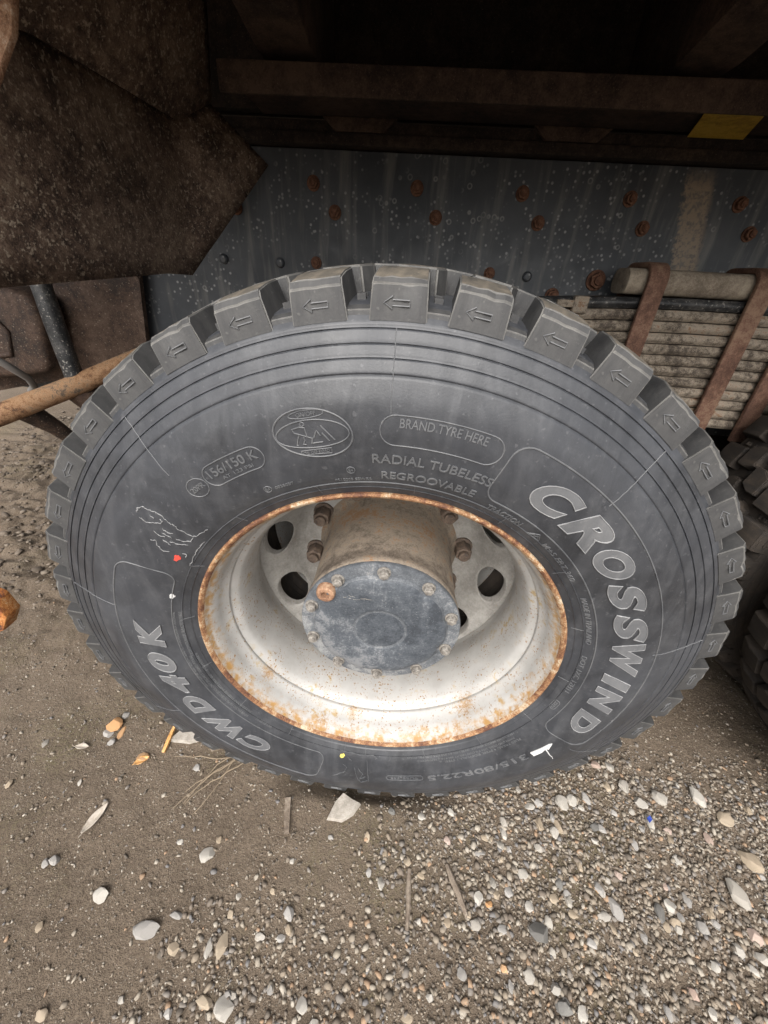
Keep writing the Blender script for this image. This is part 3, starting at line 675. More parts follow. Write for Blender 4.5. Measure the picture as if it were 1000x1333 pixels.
onrail('b', .3913, 1.018, 'bolt', 'boltr', 1.15); onrail('b', .4964, 1.0596, 'bolt', 'boltr', 1.5)
for x, z in ((-.5213, 1.06), (-.3632, 1.0586), (.314, 1.0594)): onrail('r', x, z, 'rivet', 'web')
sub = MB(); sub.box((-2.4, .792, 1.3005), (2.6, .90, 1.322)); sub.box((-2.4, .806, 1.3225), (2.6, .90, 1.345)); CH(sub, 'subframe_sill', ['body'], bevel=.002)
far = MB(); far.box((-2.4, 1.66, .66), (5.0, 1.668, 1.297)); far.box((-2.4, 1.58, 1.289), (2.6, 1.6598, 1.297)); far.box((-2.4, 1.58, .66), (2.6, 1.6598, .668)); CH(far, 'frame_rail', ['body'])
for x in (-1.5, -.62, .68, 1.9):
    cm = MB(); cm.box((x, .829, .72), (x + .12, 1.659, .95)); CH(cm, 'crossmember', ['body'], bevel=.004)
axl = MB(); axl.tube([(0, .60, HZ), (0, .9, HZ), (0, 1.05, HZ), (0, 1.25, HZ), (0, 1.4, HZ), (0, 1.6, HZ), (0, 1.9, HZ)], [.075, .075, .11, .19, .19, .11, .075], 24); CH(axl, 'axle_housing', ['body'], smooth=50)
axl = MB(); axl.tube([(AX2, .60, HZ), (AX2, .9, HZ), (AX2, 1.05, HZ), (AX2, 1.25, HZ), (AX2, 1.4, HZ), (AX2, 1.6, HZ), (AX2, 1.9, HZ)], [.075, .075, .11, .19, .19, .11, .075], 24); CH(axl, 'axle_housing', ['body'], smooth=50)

spr = MB()                                       # leaf spring: top block is the parent piece
def rbox(mb, x0, x1, y0, y1, z0, z1, cr, n=5, mi=0):
    P = []
    for cx, cz, a0 in ((y1 - cr, z1 - cr, 0), (y0 + cr, z1 - cr, 90), (y0 + cr, z0 + cr, 180), (y1 - cr, z0 + cr, 270)):
        for k in range(n + 1): a = R(a0 + 90 * k / n); P.append((cx + cr * math.cos(a), cz + cr * math.sin(a)))
    m = len(P); mb.add([(x0, a, b) for a, b in P] + [(x1, a, b) for a, b in P], [tuple(range(m)), tuple(range(2 * m - 1, m - 1, -1))] + [(i, i + m, (i + 1) % m + m, (i + 1) % m) for i in range(m)], mi)
rbox(spr, .512, .985, .664, .755, 1.034, 1.088, .022)
spo = CH(spr, 'leaf_spring', ['block'], bevel=.004); spo['label'] = 'rusty leaf spring pack with flat clamp straps'
def leafshape(i):
    mb = MB(); top = 1.032 - .0255 * i; L = .62 - .018 * i; n = 28; P = []; y0 = .664 + random.uniform(-.0025, .0025); y1 = .752; t = .0232
    for k in range(n + 1):
        x = .69 - L + 2 * L * k / n; d = x - .74; z = top - .10 * max(0, abs(d) - .02) ** 2 * 1.0 - (.0 if d > 0 else 0)
        b = .0085
        P.append([(x, y0 + b, z), (x, y1, z), (x, y1, z - t), (x, y0 + b, z - t), (x, y0 + .0012, z - t + b * .9), (x, y0, z - t / 2), (x, y0 + .0012, z - b * .9)])
    vs = [p for r in P for p in r]; m = 7
    mb.add(vs, [tuple(range(m)), tuple(n * m + j for j in range(m - 1, -1, -1))] + [(k * m + j, (k + 1) * m + j, (k + 1) * m + (j + 1) % m, k * m + (j + 1) % m) for k in range(n) for j in range(m)])
    return mb
for i in range(12):
    o = leafshape(i).build('leaf', ['black' if i == 0 else 'leafst'], spo, 35)
def strap(x, y, ztop, zbot, w=.044, t=.012, back=.775):
    mb = MB(); P = [(y, zbot)]; r = .026
    P += [(y, ztop - r)] + [(y + r - r * math.cos(R(90 * k / 6)), ztop - r + r * math.sin(R(90 * k / 6))) for k in range(1, 7)] + [(back - r, ztop)] + [(back - r + r * math.sin(R(90 * k / 6)), ztop - r + r * math.cos(R(90 * k / 6))) for k in range(1, 7)] + [(back, zbot)]
    Q = []
    for i, p in enumerate(P):
        a = P[max(0, i - 1)]; b = P[min(len(P) - 1, i + 1)]; d = Vector((b[0] - a[0], b[1] - a[1])).normalized(); nn = Vector((-d.y, d.x)); Q.append((p[0] + nn.x * t, p[1] + nn.y * t))
    m = len(P); vs = [(x - w / 2, *p) for p in P] + [(x + w / 2, *p) for p in P] + [(x - w / 2, *p) for p in Q] + [(x + w / 2, *p) for p in Q]; fs = []
    for i in range(m - 1): fs += [(i, i + 1, m + i + 1, m + i), (2 * m + i, 3 * m + i, 3 * m + i + 1, 2 * m + i + 1), (i, 2 * m + i, 2 * m + i + 1, i + 1), (m + i, m + i + 1, 3 * m + i + 1, 3 * m + i)]
    fs += [(0, m, 3 * m, 2 * m), (m - 1, 3 * m - 1, 4 * m - 1, 2 * m - 1)]
    mb.add(vs, fs); return mb.build('clamp_strap', ['strap'], spo, 35, .003)
strap(.570, .655, 1.089, .745); strap(.812, .655, 1.089, .700); strap(.935, .657, .93, .70)
cl = MB(); rbox(cl, .398, .432, .652, .668, .988, 1.026, .006); cl.box((.36, .656, 1.0), (.40, .70, 1.016)); cl.build('spring_clip', ['leafst'], spo, 35, .002)

bk = MB(); bk.slab([(-.735, .775, 1.06), (-.752, .78, 1.003), (-.783, .78, .799), (-1.046, .78, .718), (-1.40, .78, .64), (-1.40, .775, 1.06)], (0, .012, 0)); bko = CH(bk, 'support_bracket', ['brack'], bevel=.002); bko['label'] = 'rusty flat steel bracket plate'
rib = MB(); rib.slab([(-.772, .772, 1.04), (-.752, .772, 1.0), (-.783, .772, .80), (-.800, .772, .80)], (0, .007, 0)); rib.build('bracket_lip', ['brack'], bko, 30, .001)
lump = MB()                                      # swollen rusty casing with a recessed panel
P = [(-1.35, .965), (-1.06, .968), (-1.0, .952), (-.995, .90), (-1.02, .78), (-1.035, .752), (-1.10, .742), (-1.40, .70)]
lump.slab([(x, .665, z) for x, z in P], (0, .10, 0)); lo = CH(lump, 'casing', ['brack'], bevel=.018, seg=3, smooth=50)
lp = MB(); lp.tube([(-1.19, .662, .90), (-1.12, .662, .895), (-1.098, .662, .86), (-1.115, .662, .80), (-1.20, .662, .785)], .007, 8); lp.build('casing_bead', ['brack'], lo, 60)
bp = MB(); bp.tube([(-.90, .62, 1.03), (-.899, .605, .98), (-.896, .60, .90), (-.894, .60, .768), (-.893, .60, .745)], .0225, 20); CH(bp, 'stay_rod', ['black'], smooth=60)['label'] = 'chipped black stay rod'
rp = MB(); rp.tube([(-1.42, .10, .54), (-1.20, .30, .626), (-.9956, .45, .7002), (-.8997, .58, .742), (-.70, .755, .835)], .026, 20); CH(rp, 'rusty_pipe', ['pipe'], smooth=60)['label'] = 'orange-brown rusty horizontal pipe'
hg = MB(); hg.tube([(-.905, .60, .735), (-.885, .64, .68), (-.85, .66, .60), (-.82, .66, .50)], [.035, .04, .034, .03], 14); hg.tube([(-.98, .50, .70), (-.97, .56, .63), (-.95, .60, .56)], [.03, .022, .016], 10); CH(hg, 'spring_hanger', ['brack'], smooth=60)
cb = MB(); cb.tube([(-1.06, .44, .90), (-.985, .50, .819), (-.99, .56, .765), (-1.023, .60, .732), (-1.10, .66, .70)], .009, 10); CH(cb, 'cable', ['cable'], smooth=60)
st = MB(); st.slab([(-.86, -.012, .60), (-.66, -.012, .570), (-.638, -.012, .556), (-.632, -.012, .520), (-.655, -.012, .485), (-.685, -.012, .468), (-.86, -.012, .45)], (0, .03, 0)); st.box((-.90, -.012, .44), (-.858, .018, 1.0)); CH(st, 'step_bracket', ['orange'], bevel=.004)['label'] = 'bright orange rusted bracket end'

# ------------------------------------------------------------------ tipper body above
def BD(mb, name, mats, **k):
    return mb.build(name, mats, truck, **k)
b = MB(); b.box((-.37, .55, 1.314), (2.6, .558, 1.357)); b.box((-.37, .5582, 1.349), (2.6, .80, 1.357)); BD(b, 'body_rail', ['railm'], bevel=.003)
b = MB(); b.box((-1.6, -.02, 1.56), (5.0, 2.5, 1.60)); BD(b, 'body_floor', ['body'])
b = MB(); b.box((-1.6, -.05, 1.345), (5.0, -.021, 2.1)); BD(b, 'unseen_body_side', ['plate'])  # near side, out of view; skirt hung low to shade the underbody
b = MB(); b.box((-1.6, 2.501, 1.20), (5.0, 2.53, 2.1)); BD(b, 'unseen_body_side', ['plate'])  # far side, unseen, added to keep light out from behind
for ax in (0, AX2):                             # unseen far-side tyres, added to block light from beyond the truck
    fw = group('wheel', 'unseen far-side twin wheel added to block light', (ax, 1.9, HZ))
    for yy in (0, .34): copy(inner, fw, (0, yy, 0))
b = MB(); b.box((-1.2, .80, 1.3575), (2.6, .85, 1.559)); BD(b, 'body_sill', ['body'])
for x in (-.30, .43, 1.25, 2.0):
    b = MB(); b.slab([(x, .80, 1.375), (x, .56, 1.375), (x, -.02, 1.46), (x, -.02, 1.5595), (x, .80, 1.5595)], (.10, 0, 0)); BD(b, 'body_rib', ['railm'], bevel=.004)
for x in (-.20, .285):
    b = MB(); b.slab([(x, .79, 1.3235), (x + .115, .79, 1.3235), (x + .145, .79, 1.3485), (x - .03, .79, 1.3485)], (0, .015, 0)); BD(b, 'guide_bracket', ['railm'], bevel=.002)
ly = MB(); ly.slab([(.588, .778, 1.338), (.708, .778, 1.338), (.640, .600, 1.3485), (.530, .600, 1.3485)], (0, .0, -.0015)); BD(ly, 'warning_label', ['sticker'])['label'] = 'small yellow label'
nrm = Vector((.979, -.1651, -.1197)); th = nrm * -.006
F = (-.5008, .62, 1.2915); Bp = (-.5305, .64, 1.0213); B2 = (-.5435, .5613, 1.0236); C2 = (-.3669, .80, 1.2589); D2 = (-.4655, .72, 1.3474); E2 = (-.547, .3359, 1.3057); E0 = (-.5748, .1828, 1.2896); A0 = (-.6299, .0686, .9964); A1 = (-.6072, .2, 1.0008)
def sheet(faces, name, mat, off, sub=5, amp=.004, bev=.0):
    mb = MB()
    bm = bmesh.new()
    cache = {}
    for f in faces:
        vs = []
        for p in f:
            if p not in cache: cache[p] = bm.verts.new(p)
            vs.append(cache[p])
        bm.faces.new(vs)
    bmesh.ops.triangulate(bm, faces=bm.faces); bmesh.ops.subdivide_edges(bm, edges=bm.edges, cuts=sub, use_grid_fill=True)
    for v in bm.verts:
        n = mnoise.noise(v.co * 5) * amp + mnoise.noise(v.co * 17) * amp * .3; v.co += nrm * n
    bmesh.ops.recalc_face_normals(bm, faces=bm.faces)
    if sum((f.normal for f in bm.faces), Vector()).dot(nrm) < 0: bmesh.ops.reverse_faces(bm, faces=bm.faces)
    me = bpy.data.meshes.new(name); bm.to_mesh(me); bm.free()
    o = link(name, me, mat, truck, 40)
    md = o.modifiers.new('thickness', 'SOLIDIFY'); md.thickness = .006; md.offset = -1
    return o
s1 = sheet([(A0, A1, B2, F, E2, E0), (B2, Bp, C2, D2, F)], 'splash_plate', 'plate', th); s1['label'] = 'big brown rusted splash plate with slanted lower edge'
T1 = (-.394, .62, 1.484); T0 = (-.4865, .33, 1.371); T00 = (-.53, .15, 1.31)
up6 = Vector((.012, -.004, -.004)); F_ = tuple(Vector(F) + up6); D_ = tuple(Vector(D2) + up6); E_ = tuple(Vector(E2) + up6); E0_ = tuple(Vector(E0) + up6)
s2 = sheet([(F_, D_, T1, T0, E_), (E_, T0, T00, E0_)], 'upper_splash_plate', 'plate', th)
e = MB(); e.slab([(-.4300, .15, 1.2641), (-.4180, .16, 1.275), (-.4330, .16, 1.2443), (-.4530, .14, 1.2037), (-.4718, .13, 1.1737), (-.52, .10, 1.13), (-.50, .10, 1.28), (-.43, .15, 1.32), (-.40, .16, 1.32)], (0, .008, 0)); BD(e, 'plate_edge_flange', ['edge'], bevel=.002)['label'] = 'pale orange rusted edge flange'

# ------------------------------------------------------------------ stones, gravel and litter
def rockverts(sub, seed, flat=.6):
    bm = bmesh.new(); bmesh.ops.create_icosphere(bm, subdivisions=sub, radius=.5); rn = random.Random(seed)
    cuts = [(Vector((rn.gauss(0, 1), rn.gauss(0, 1), rn.gauss(0, 1))).normalized(), rn.uniform(.20, .38)) for _ in range(10)]
    for v in bm.verts:
        for n, d in cuts:
            k = v.co.dot(n)
            if k > d: v.co -= n * (k - d) * .97
        v.co *= 1 + .22 * mnoise.noise(v.co * 3 + Vector((seed, 0, 0)))
        v.co.z *= flat
    vs = np.array([v.co[:] for v in bm.verts]); bm.verts.index_update(); fs = np.array([[v.index for v in f.verts] for f in bm.faces]); bm.free(); return vs, fs
def scatter(name, mat, pos, size, seed, flatr=(.45, .8), sub=1, embed=.25):
    base = [rockverts(sub, seed + k) for k in range(10)]; V = []; Fc = []; o = 0; r = np.random.default_rng(seed)
    which = r.integers(0, 10, len(pos))
    for b in range(10):
        idx = np.where(which == b)[0]
        if not len(idx): continue
        vs, fs = base[b]; m = len(idx); s = size[idx][:, None, None] * np.stack([r.uniform(.8, 1.35, m), r.uniform(.6, 1.0, m), r.uniform(*flatr, m)], 1)[:, None, :]
        p = vs[None] * s; a = r.uniform(0, 6.283, m); tx = r.normal(0, .3, m)[:, None]
        y = p[..., 1] * np.cos(tx) - p[..., 2] * np.sin(tx); z = p[..., 1] * np.sin(tx) + p[..., 2] * np.cos(tx); x = p[..., 0]
        c, sn = np.cos(a)[:, None], np.sin(a)[:, None]; q = np.stack([x * c - y * sn, x * sn + y * c, z], -1)
        q[..., 0] += pos[idx, 0][:, None]; q[..., 1] += pos[idx, 1][:, None]; q[..., 2] += (gh(pos[idx, 0], pos[idx, 1]) + size[idx] * embed * .5)[:, None]
        V.append(q.reshape(-1, 3)); Fc.append((fs[None] + (np.arange(m) * len(vs))[:, None, None] + o).reshape(-1, 3)); o += m * len(vs)
    V = np.concatenate(V).astype(np.float32); Fc = np.concatenate(Fc).astype(np.int32)
    me = bpy.data.meshes.new(name); me.vertices.add(len(V)); me.vertices.foreach_set('co', V.ravel()); me.loops.add(Fc.size); me.loops.foreach_set('vertex_index', Fc.ravel())
    me.polygons.add(len(Fc)); me.polygons.foreach_set('loop_start', np.arange(0, Fc.size, 3, dtype=np.int32)); me.update(calc_edges=True)
    o = link(name, me, mat, smooth=0); o['kind'] = 'stuff'; return o
def gdens(x, y):
    """how gravelly the ground is, 0..1: loose gravel in front and to the right, bare soil on the left"""
    d = np.clip((x + .02 + .10 * vnoise(x, y, 5, 21)) / .30, 0, 1) * np.clip((.17 - y + .05 * vnoise(x, y, 8, 22)) / .12, 0, 1)
    d = np.maximum(d, .55 * np.clip((-.16 - y) / .12, 0, 1) * np.clip((x + .42 + .1 * vnoise(x, y, 6, 23)) / .2, 0, 1))
    return np.clip(d, 0, 1)
def sample(n, fn, lo=(-1.3, -.66), hi=(1.45, .8)):
    out = []; k = 0
    while k < n:
        p = rng.uniform(lo, hi, (n * 2, 2)); keep = rng.uniform(0, 1, len(p)) < fn(p[:, 0], p[:, 1]); out.append(p[keep]); k += keep.sum()
    return np.concatenate(out)[:n]
p = sample(30000, gdens); tag(scatter('gravel', 'gravel', p, np.clip(rng.lognormal(math.log(.0088), .40, len(p)), .004, .019), 100), 'loose mixed gravel lying in front and right of the wheel')
p = sample(32000, lambda x, y: .38 + .62 * gdens(x, y)); tag(scatter('grit', 'grit', p, np.clip(rng.lognormal(math.log(.0036), .4, len(p)), .0016, .007), 200), 'fine pale grit pressed into the soil')
p = sample(4600, lambda x, y: (1 - gdens(x, y)) * np.where(y < .35, 1, .35)); tag(scatter('scattered_gravel', 'gravel', p, np.clip(rng.lognormal(math.log(.0065), .4, len(p)), .003, .014), 300), 'sparse small stones on bare brown soil')
p = sample(5200, lambda x, y: np.clip((-.5 - x) / .3, 0, 1) * np.clip((y - .34) / .3, 0, 1), (-2.6, .3), (-.4, 2.6)); tag(scatter('mud_clods', 'clod', p, np.clip(rng.lognormal(math.log(.016), .55, len(p)), .005, .05), 400, embed=.1), 'rough dry mud clods beyond the wheel')
STONES = [(-0.679, 0.093, 0.0433, 0.0394, 'o'),
          (-0.67, 0.117, 0.0241, 0.0239, 'g'),
          (-0.685, 0.065, 0.0269, 0.0223, 'g'),
          (-0.662, 0.05, 0.0228, 0.0195, 'g'),
          (-0.656, 0.072, 0.0135, 0.0312, 'o'),
          (-0.566, 0.019, 0.0296, 0.0217, 'o'),
          (-0.822, 0.029, 0.0167, 0.0203, 'w'),
          (-0.674, -0.045, 0.0122, 0.0151, 'w'),
          (-0.325, -0.144, 0.0269, 0.0267, 'w'),
          (-0.39, -0.13, 0.0176, 0.0127, 'w'),
          (-0.495, -0.221, 0.0319, 0.0227, 'w'),
          (-0.38, -0.258, 0.0473, 0.024, 'g'),
          (-0.324, -0.28, 0.023, 0.0181, 't'),
          (-0.241, -0.268, 0.0275, 0.0356, 't'),
          (-0.262, -0.272, 0.0137, 0.0277, 'w'),
          (-0.243, -0.331, 0.0304, 0.0154, 't'),
          (-0.208, -0.336, 0.0453, 0.0281, 'w'),
          (-0.197, -0.321, 0.0154, 0.0136, 'w'),
          (-0.495, -0.364, 0.0206, 0.015, 't'),
          (-0.311, -0.119, 0.0162, 0.0167, 't'),
          (-0.625, -0.181, 0.0212, 0.0176, 'g'),
          (-0.83, -0.06, 0.0171, 0.02, 't'),
          (-0.578, -0.272, 0.0164, 0.0144, 't'),
          (-0.38, -0.339, 0.0138, 0.0128, 'w'),
          (-0.174, -0.251, 0.0196, 0.0119, 'w'),
          (-0.172, -0.189, 0.0151, 0.0137, 't'),
          (-0.075, -0.095, 0.0167, 0.0121, 'g'),
          (-0.426, 0.011, 0.0165, 0.0147, 'g'),
          (-0.236, -0.203, 0.0133, 0.0114, 'w'),
          (-0.147, -0.14, 0.0143, 0.0126, 'w'),
          (-0.137, -0.252, 0.0168, 0.0127, 'g'),
          (-0.241, -0.227, 0.0159, 0.0195, 't'),
          (-0.341, -0.237, 0.0257, 0.0112, 'g'),
          (-0.638, -0.187, 0.0181, 0.0146, 'g'),
          (0.605, 0.107, 0.0324, 0.0265, 'w'),
          (0.569, 0.107, 0.0243, 0.0222, 'p'),
          (0.625, 0.065, 0.0273, 0.0268, 'w'),
          (0.376, 0.001, 0.0239, 0.0162, 'w'),
          (0.46, 0.018, 0.028, 0.0305, 'w'),
          (0.485, 0.024, 0.0244, 0.0241, 'w'),
          (0.519, 0.031, 0.0189, 0.0281, 'g'),
          (0.58, 0.06, 0.0233, 0.03, 't'),
          (0.393, -0.031, 0.0231, 0.0366, 't'),
          (0.432, -0.031, 0.0196, 0.0401, 't'),
          (0.308, -0.053, 0.0174, 0.0318, 'w'),
          (0.296, -0.076, 0.0238, 0.0179, 'w'),
          (0.279, -0.067, 0.0155, 0.0168, 't'),
          (0.378, -0.074, 0.0222, 0.021, 'w'),
          (0.334, -0.12, 0.0211, 0.0203, 'w'),
          (0.417, -0.155, 0.0188, 0.0241, 'w'),
          (0.486, -0.131, 0.0193, 0.0232, 'g'),
          (0.648, 0.035, 0.0342, 0.0294, 'w'),
          (0.701, 0.048, 0.0346, 0.0305, 'w'),
          (0.792, 0.056, 0.033, 0.0439, 'w'),
          (0.834, 0.018, 0.0487, 0.0305, 't'),
          (0.839, -0.058, 0.0347, 0.0439, 't'),
          (0.77, -0.116, 0.0392, 0.0504, 'w'),
          (0.257, -0.172, 0.0215, 0.0135, 'o'),
          (0.273, -0.159, 0.0156, 0.0162, 't'),
          (0.39, -0.153, 0.0204, 0.0156, 't'),
          (0.485, -0.132, 0.0225, 0.0206, 'o'),
          (0.506, -0.155, 0.0219, 0.0396, 'g'),
          (0.62, -0.148, 0.0316, 0.0236, 'w'),
          (0.666, -0.172, 0.0277, 0.0281, 'g'),
          (0.345, -0.207, 0.0413, 0.0317, 'd'),
          (0.224, -0.204, 0.0207, 0.0187, 'w'),
          (0.269, -0.255, 0.0181, 0.0158, 'o'),
          (0.363, -0.291, 0.0346, 0.0244, 'd'),
          (0.478, -0.173, 0.0261, 0.0165, 'w'),
          (0.368, -0.188, 0.0196, 0.0199, 'w'),
          (0.599, -0.258, 0.0194, 0.0228, 'p'),
          (0.765, -0.174, 0.0245, 0.0266, 'p'),
          (0.754, -0.204, 0.0325, 0.0225, 'w'),
          (0.097, -0.323, 0.0281, 0.0108, 't'),
          (0.543, -0.283, 0.0161, 0.0267, 'g'),
          (0.267, -0.141, 0.0143, 0.018, 'w'),
          (0.278, -0.205, 0.0192, 0.0146, 'g'),
          (0.19, 0.042, 0.019, 0.0171, 'w'),
          (0.214, -0.19, 0.0151, 0.015, 't'),
          (0.173, -0.203, 0.0148, 0.0166, 't'),
          (0.277, -0.277, 0.0149, 0.0194, 'g'),
          (0.442, -0.21, 0.0206, 0.0151, 'g'),
          (0.365, -0.227, 0.0158, 0.0142, 'w'),
          (0.46, -0.098, 0.015, 0.0246, 't'),
          (0.597, -0.156, 0.0188, 0.0256, 'd'),
          (0.697, -0.15, 0.0189, 0.0243, 't'),
          (0.491, -0.188, 0.0166, 0.0207, 't'),
          (0.651, -0.006, 0.0219, 0.0446, 'w'),
          (0.311, -0.033, 0.0195, 0.03, 'w'),
          (0.267, -0.065, 0.0207, 0.0112, 't'),
          (0.25, -0.093, 0.0234, 0.0132, 'g'),
          (0.18, -0.079, 0.017, 0.0163, 'p'),
          (0.122, -0.141, 0.0191, 0.0119, 't'),
          (0.117, -0.208, 0.0133, 0.0123, 'w'),
          (0.719, -0.195, 0.0209, 0.0225, 'w'),
          (0.766, -0.028, 0.0179, 0.0241, 'p'),
          (0.676, -0.07, 0.0172, 0.0217, 'w'),
          (0.396, -0.295, 0.0185, 0.0227, 'w'),
          (0.515, -0.261, 0.0221, 0.0119, 'w'),
          (0.337, -0.169, 0.017, 0.0183, 'w'),
          (0.191, -0.268, 0.0178, 0.016, 'g'),
          (0.136, -0.298, 0.0158, 0.0132, 'w'),
          (0.664, -0.131, 0.0161, 0.0248, 'g')]
NAMES = {'w': 'pale whitish', 't': 'tan', 'o': 'orange-brown', 'g': 'grey', 'd': 'dark grey', 'p': 'pinkish'}
protos = {}
def pebble(x, y, wd, ht, c, label, group, k=None):
    k = random.randrange(6) if k is None else k
    if (c, k) not in protos:
        vs, fs = rockverts(2, 500 + k, .62); me = bpy.data.meshes.new('stone'); me.from_pydata(vs.tolist(), [], fs.tolist()); o = link('stone', me, 'st_' + c, smooth=22); protos[c, k] = o
    else: o = protos[c, k].copy(); col.objects.link(o)
    o.scale = (wd * 1.3, ht * 1.3, min(wd, ht) * 1.1); o.rotation_euler = (random.gauss(0, .12), random.gauss(0, .12), random.choice((0, math.pi)) + random.gauss(0, .15))
    o.location = (x, y, float(gh(x, y)) + min(wd, ht) * .16); tag(o, label, 'stone', group)
MARKS = [((-.055, -.04), 'the broken stone flake'), ((-.178, -.065), 'the short wood piece'), ((.096, -.18), 'the straight brown twig'), ((.192, -.157), 'the bent twig'), ((-.47, .085), 'the board offcut'), ((-.59, -.107), 'the long pale leaf'),
         ((-.56, .012), 'the curled orange leaf'), ((-.38, -.03), 'the dry stalks'), ((.648, -.003), 'the blue plastic scrap'), ((.345, -.207), 'the dark angular stone'), ((.44, -.02), 'the torn paper label'), ((.77, -.116), 'the biggest pale stone')]
def stone_label(x, y, a, b, c):
    m = max(a, b); size = 'large' if m > .032 else 'middling' if m > .024 else 'small' if m > .016 else 'tiny'
    shape = 'elongated' if m / min(a, b) > 1.55 else 'oval' if m / min(a, b) > 1.2 else 'rounded'
    d, nm = min((math.hypot(x - p[0], y - p[1]), n) for p, n in MARKS); far = 'beside' if d < .07 else 'near' if d < .16 else 'far from'
    return f'{size} {shape} {NAMES[c]} stone {far} {nm}'
for x, y, a, b_, c in STONES:
    lab = stone_label(x, y, a, b_, c); pebble(x, y, a * .92, b_ * .92, c, lab, lab.replace('stone', 'stones', 1))
for i in range(170):
    x, y = sample(1, lambda x, y: gdens(x, y), (-.3, -.45), (1.3, .12))[0]; s = rng.uniform(.012, .019); c = random.choice('wwwttggpgd')
    hh = s * rng.uniform(.7, 1.2); lab = stone_label(x, y, s, hh, c); pebble(x, y, s, hh, c, lab, lab.replace('stone', 'stones', 1))
def z0(x, y): return float(gh(x, y))
def flatstone(P, hgt, name, mat, label, cat):
    mb = MB(); n = len(P); cx = sum(p[0] for p in P) / n; cy = sum(p[1] for p in P) / n; zb = z0(cx, cy)
    vs = [(x, y, zb - .006) for x, y in P] + [(cx + (x - cx) * .86, cy + (y - cy) * .86, zb + hgt * (.75 + .4 * ((i * 7) % 3) / 2)) for i, (x, y) in enumerate(P)] + [(cx, cy, zb + hgt * 1.1)]
    mb.add(vs, [(i, (i + 1) % n, n + (i + 1) % n, n + i) for i in range(n)] + [(n + i, n + (i + 1) % n, 2 * n) for i in range(n)] + [tuple(range(n - 1, -1, -1))])
    return tag(mb.build(name, [mat], None, 25), label, cat)
flatstone([(-.092, -.066), (-.078, -.030), (-.060, -.010), (-.035, -.020), (-.014, -.028), (-.030, -.052), (-.055, -.068)], .012, 'broken_stone', 'pale', 'broad pale broken stone flake with pointed corner below the tyre', 'stone')
flatstone([(-.530, .062), (-.505, .098), (-.470, .125), (-.415, .10), (-.420, .082), (-.470, .062)], .012, 'wood_chip', 'pale', 'pale grey flat board offcut wedged under the tyre edge', 'wood')
flatstone([(-.425, .065), (-.405, .085), (-.380, .080), (-.385, .058), (-.405, .050)], .016, 'wood_chip', 'wood', 'small brown splintered chip beside the board offcut', 'wood')
def stick(pts, r, name, mat, label, cat, n=7, sq=False):
    mb = MB(); P = []
    for i, (x, y, dz) in enumerate(pts): P.append((x, y, z0(x, y) + dz))
    mb.tube(P, r, n); return tag(mb.build(name, [mat], None, 0 if sq else 40), label, cat)
stick([(-.521, .036, .004), (-.521, .068, .010), (-.523, .110, .014)], [.005, .006, .004], 'wood_splinter', 'oleaf', 'thin orange-brown wood splinter leaning on the board offcut', 'wood', 4, True)
stick([(-.185, -.034, .005), (-.178, -.065, .006), (-.170, -.097, .005)], [.0095, .0085, .0075], 'wood_piece', 'wood', 'short split piece of weathered wood left of the broken stone flake', 'wood', 4, True)
stick([(.098, -.134, .004), (.096, -.165, .006), (.0965, -.19, .005), (.094, -.222, .004)], [.004, .0055, .005, .0035], 'twig', 'wood', 'straight brown twig lying upright to the tyre', 'twig')
stick([(.176, -.120, .004), (.186, -.145, .007), (.197, -.165, .006), (.210, -.194, .004)], [.0035, .0065, .006, .004], 'twig', 'wood', 'bent dark brown twig beside the gravel edge', 'twig')
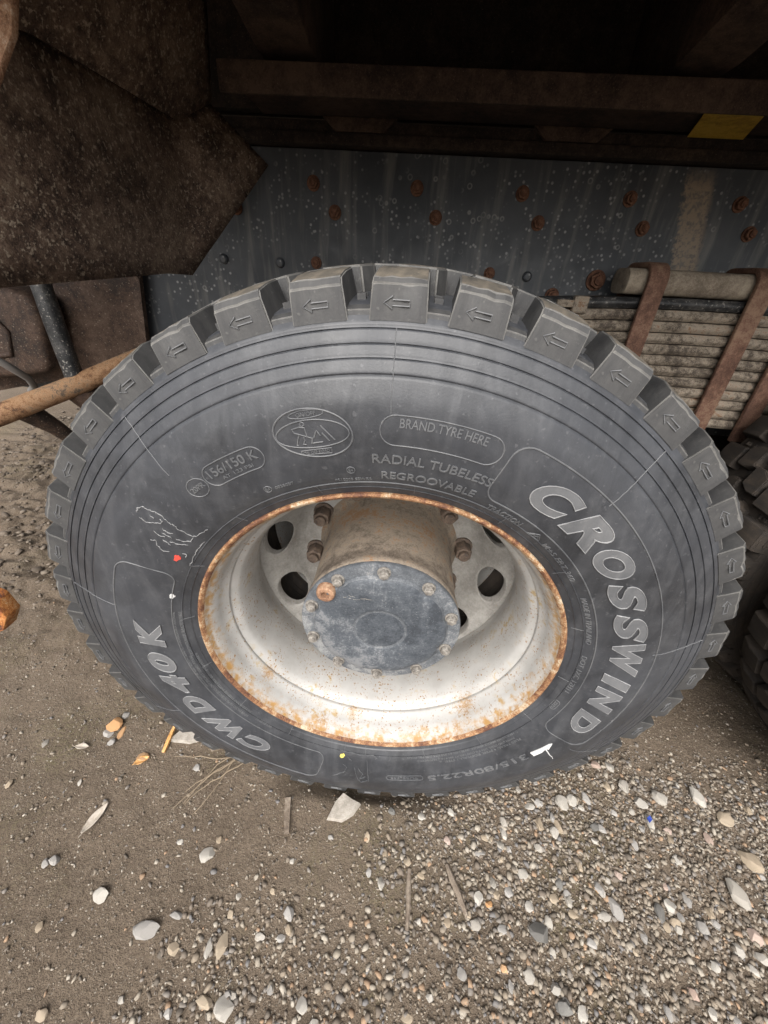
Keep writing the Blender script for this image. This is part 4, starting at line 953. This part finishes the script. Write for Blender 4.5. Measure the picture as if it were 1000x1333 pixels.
for j in range(6):
    rn = random.Random(40 + j); x0, y0 = -.335 + .03 * rn.random(), .04 + .02 * rn.random(); x1, y1 = -.43 + .05 * rn.random() - (.06 if j == 5 else 0), -.085 + .05 * rn.random() + (.09 if j == 5 else 0); P = []
    for k in range(9):
        t = k / 8; P.append((x0 + (x1 - x0) * t + .006 * math.sin(5 * t + j), y0 + (y1 - y0) * t + .008 * math.sin(4 * t + 2 * j), .006 + .014 * math.sin(math.pi * t) * rn.random()))
    stick(P, [.0016 * (1 - .6 * k / 8) for k in range(9)], 'dry_stalk', 'twig', 'thin dry pale grass stalk sticking out from under the tyre', 'stalk', 5)['group'] = 'dry stalks under the tyre'
def leaf(x, y, L, W, ang, mat, label, curl=.25):
    mb = MB(); vs = []; n = 12; zb = z0(x, y) + .004
    for k in range(n + 1):
        t = k / n; w = W * math.sin(math.pi * min(1, t * 1.02)) ** .8 * (1 - .25 * t) + .0006
        for s in (-1, -.5, 0, .5, 1):
            u = (t - .5) * L; v = s * w / 2; h = abs(s) ** 1.5 * W * curl + .10 * L * (t - .5) ** 2 + .001 * math.sin(9 * t + 3 * s)
            vs.append((x + u * math.cos(ang) - v * math.sin(ang), y + u * math.sin(ang) + v * math.cos(ang), zb + h))
    mb.add(vs, [(k * 5 + j, k * 5 + j + 1, (k + 1) * 5 + j + 1, (k + 1) * 5 + j) for k in range(n) for j in range(4)])
    mb.tube([(x + (t - .5) * L * math.cos(ang), y + (t - .5) * L * math.sin(ang), zb + .10 * L * (t - .5) ** 2 + .0008) for t in (-.12, 0, .3, .6, 1)], [.0006, .0009, .0009, .0007, .0004], 5)
    o = mb.build('fallen_leaf', [mat], None, 60); md = o.modifiers.new('thickness', 'SOLIDIFY'); md.thickness = .0006
    return tag(o, label, 'leaf')
leaf(-.590, -.107, .062, .022, R(72), 'pleaf', 'long pale dry leaf on the bare soil')
leaf(-.560, .012, .034, .020, R(35), 'oleaf', 'small curled orange leaf near the wood offcut')
leaf(-.725, .030, .034, .016, R(5), 'pleaf', 'tiny yellowish leaf on the bare soil')
bb = MB(); bb.slab([(.645, -.010, .012), (.653, -.004, .013), (.651, .004, .014), (.643, -.001, .012)], (0, 0, .003)); tag(bb.build('plastic_scrap', ['blue']), 'tiny blue plastic scrap in the loose gravel', 'plastic')
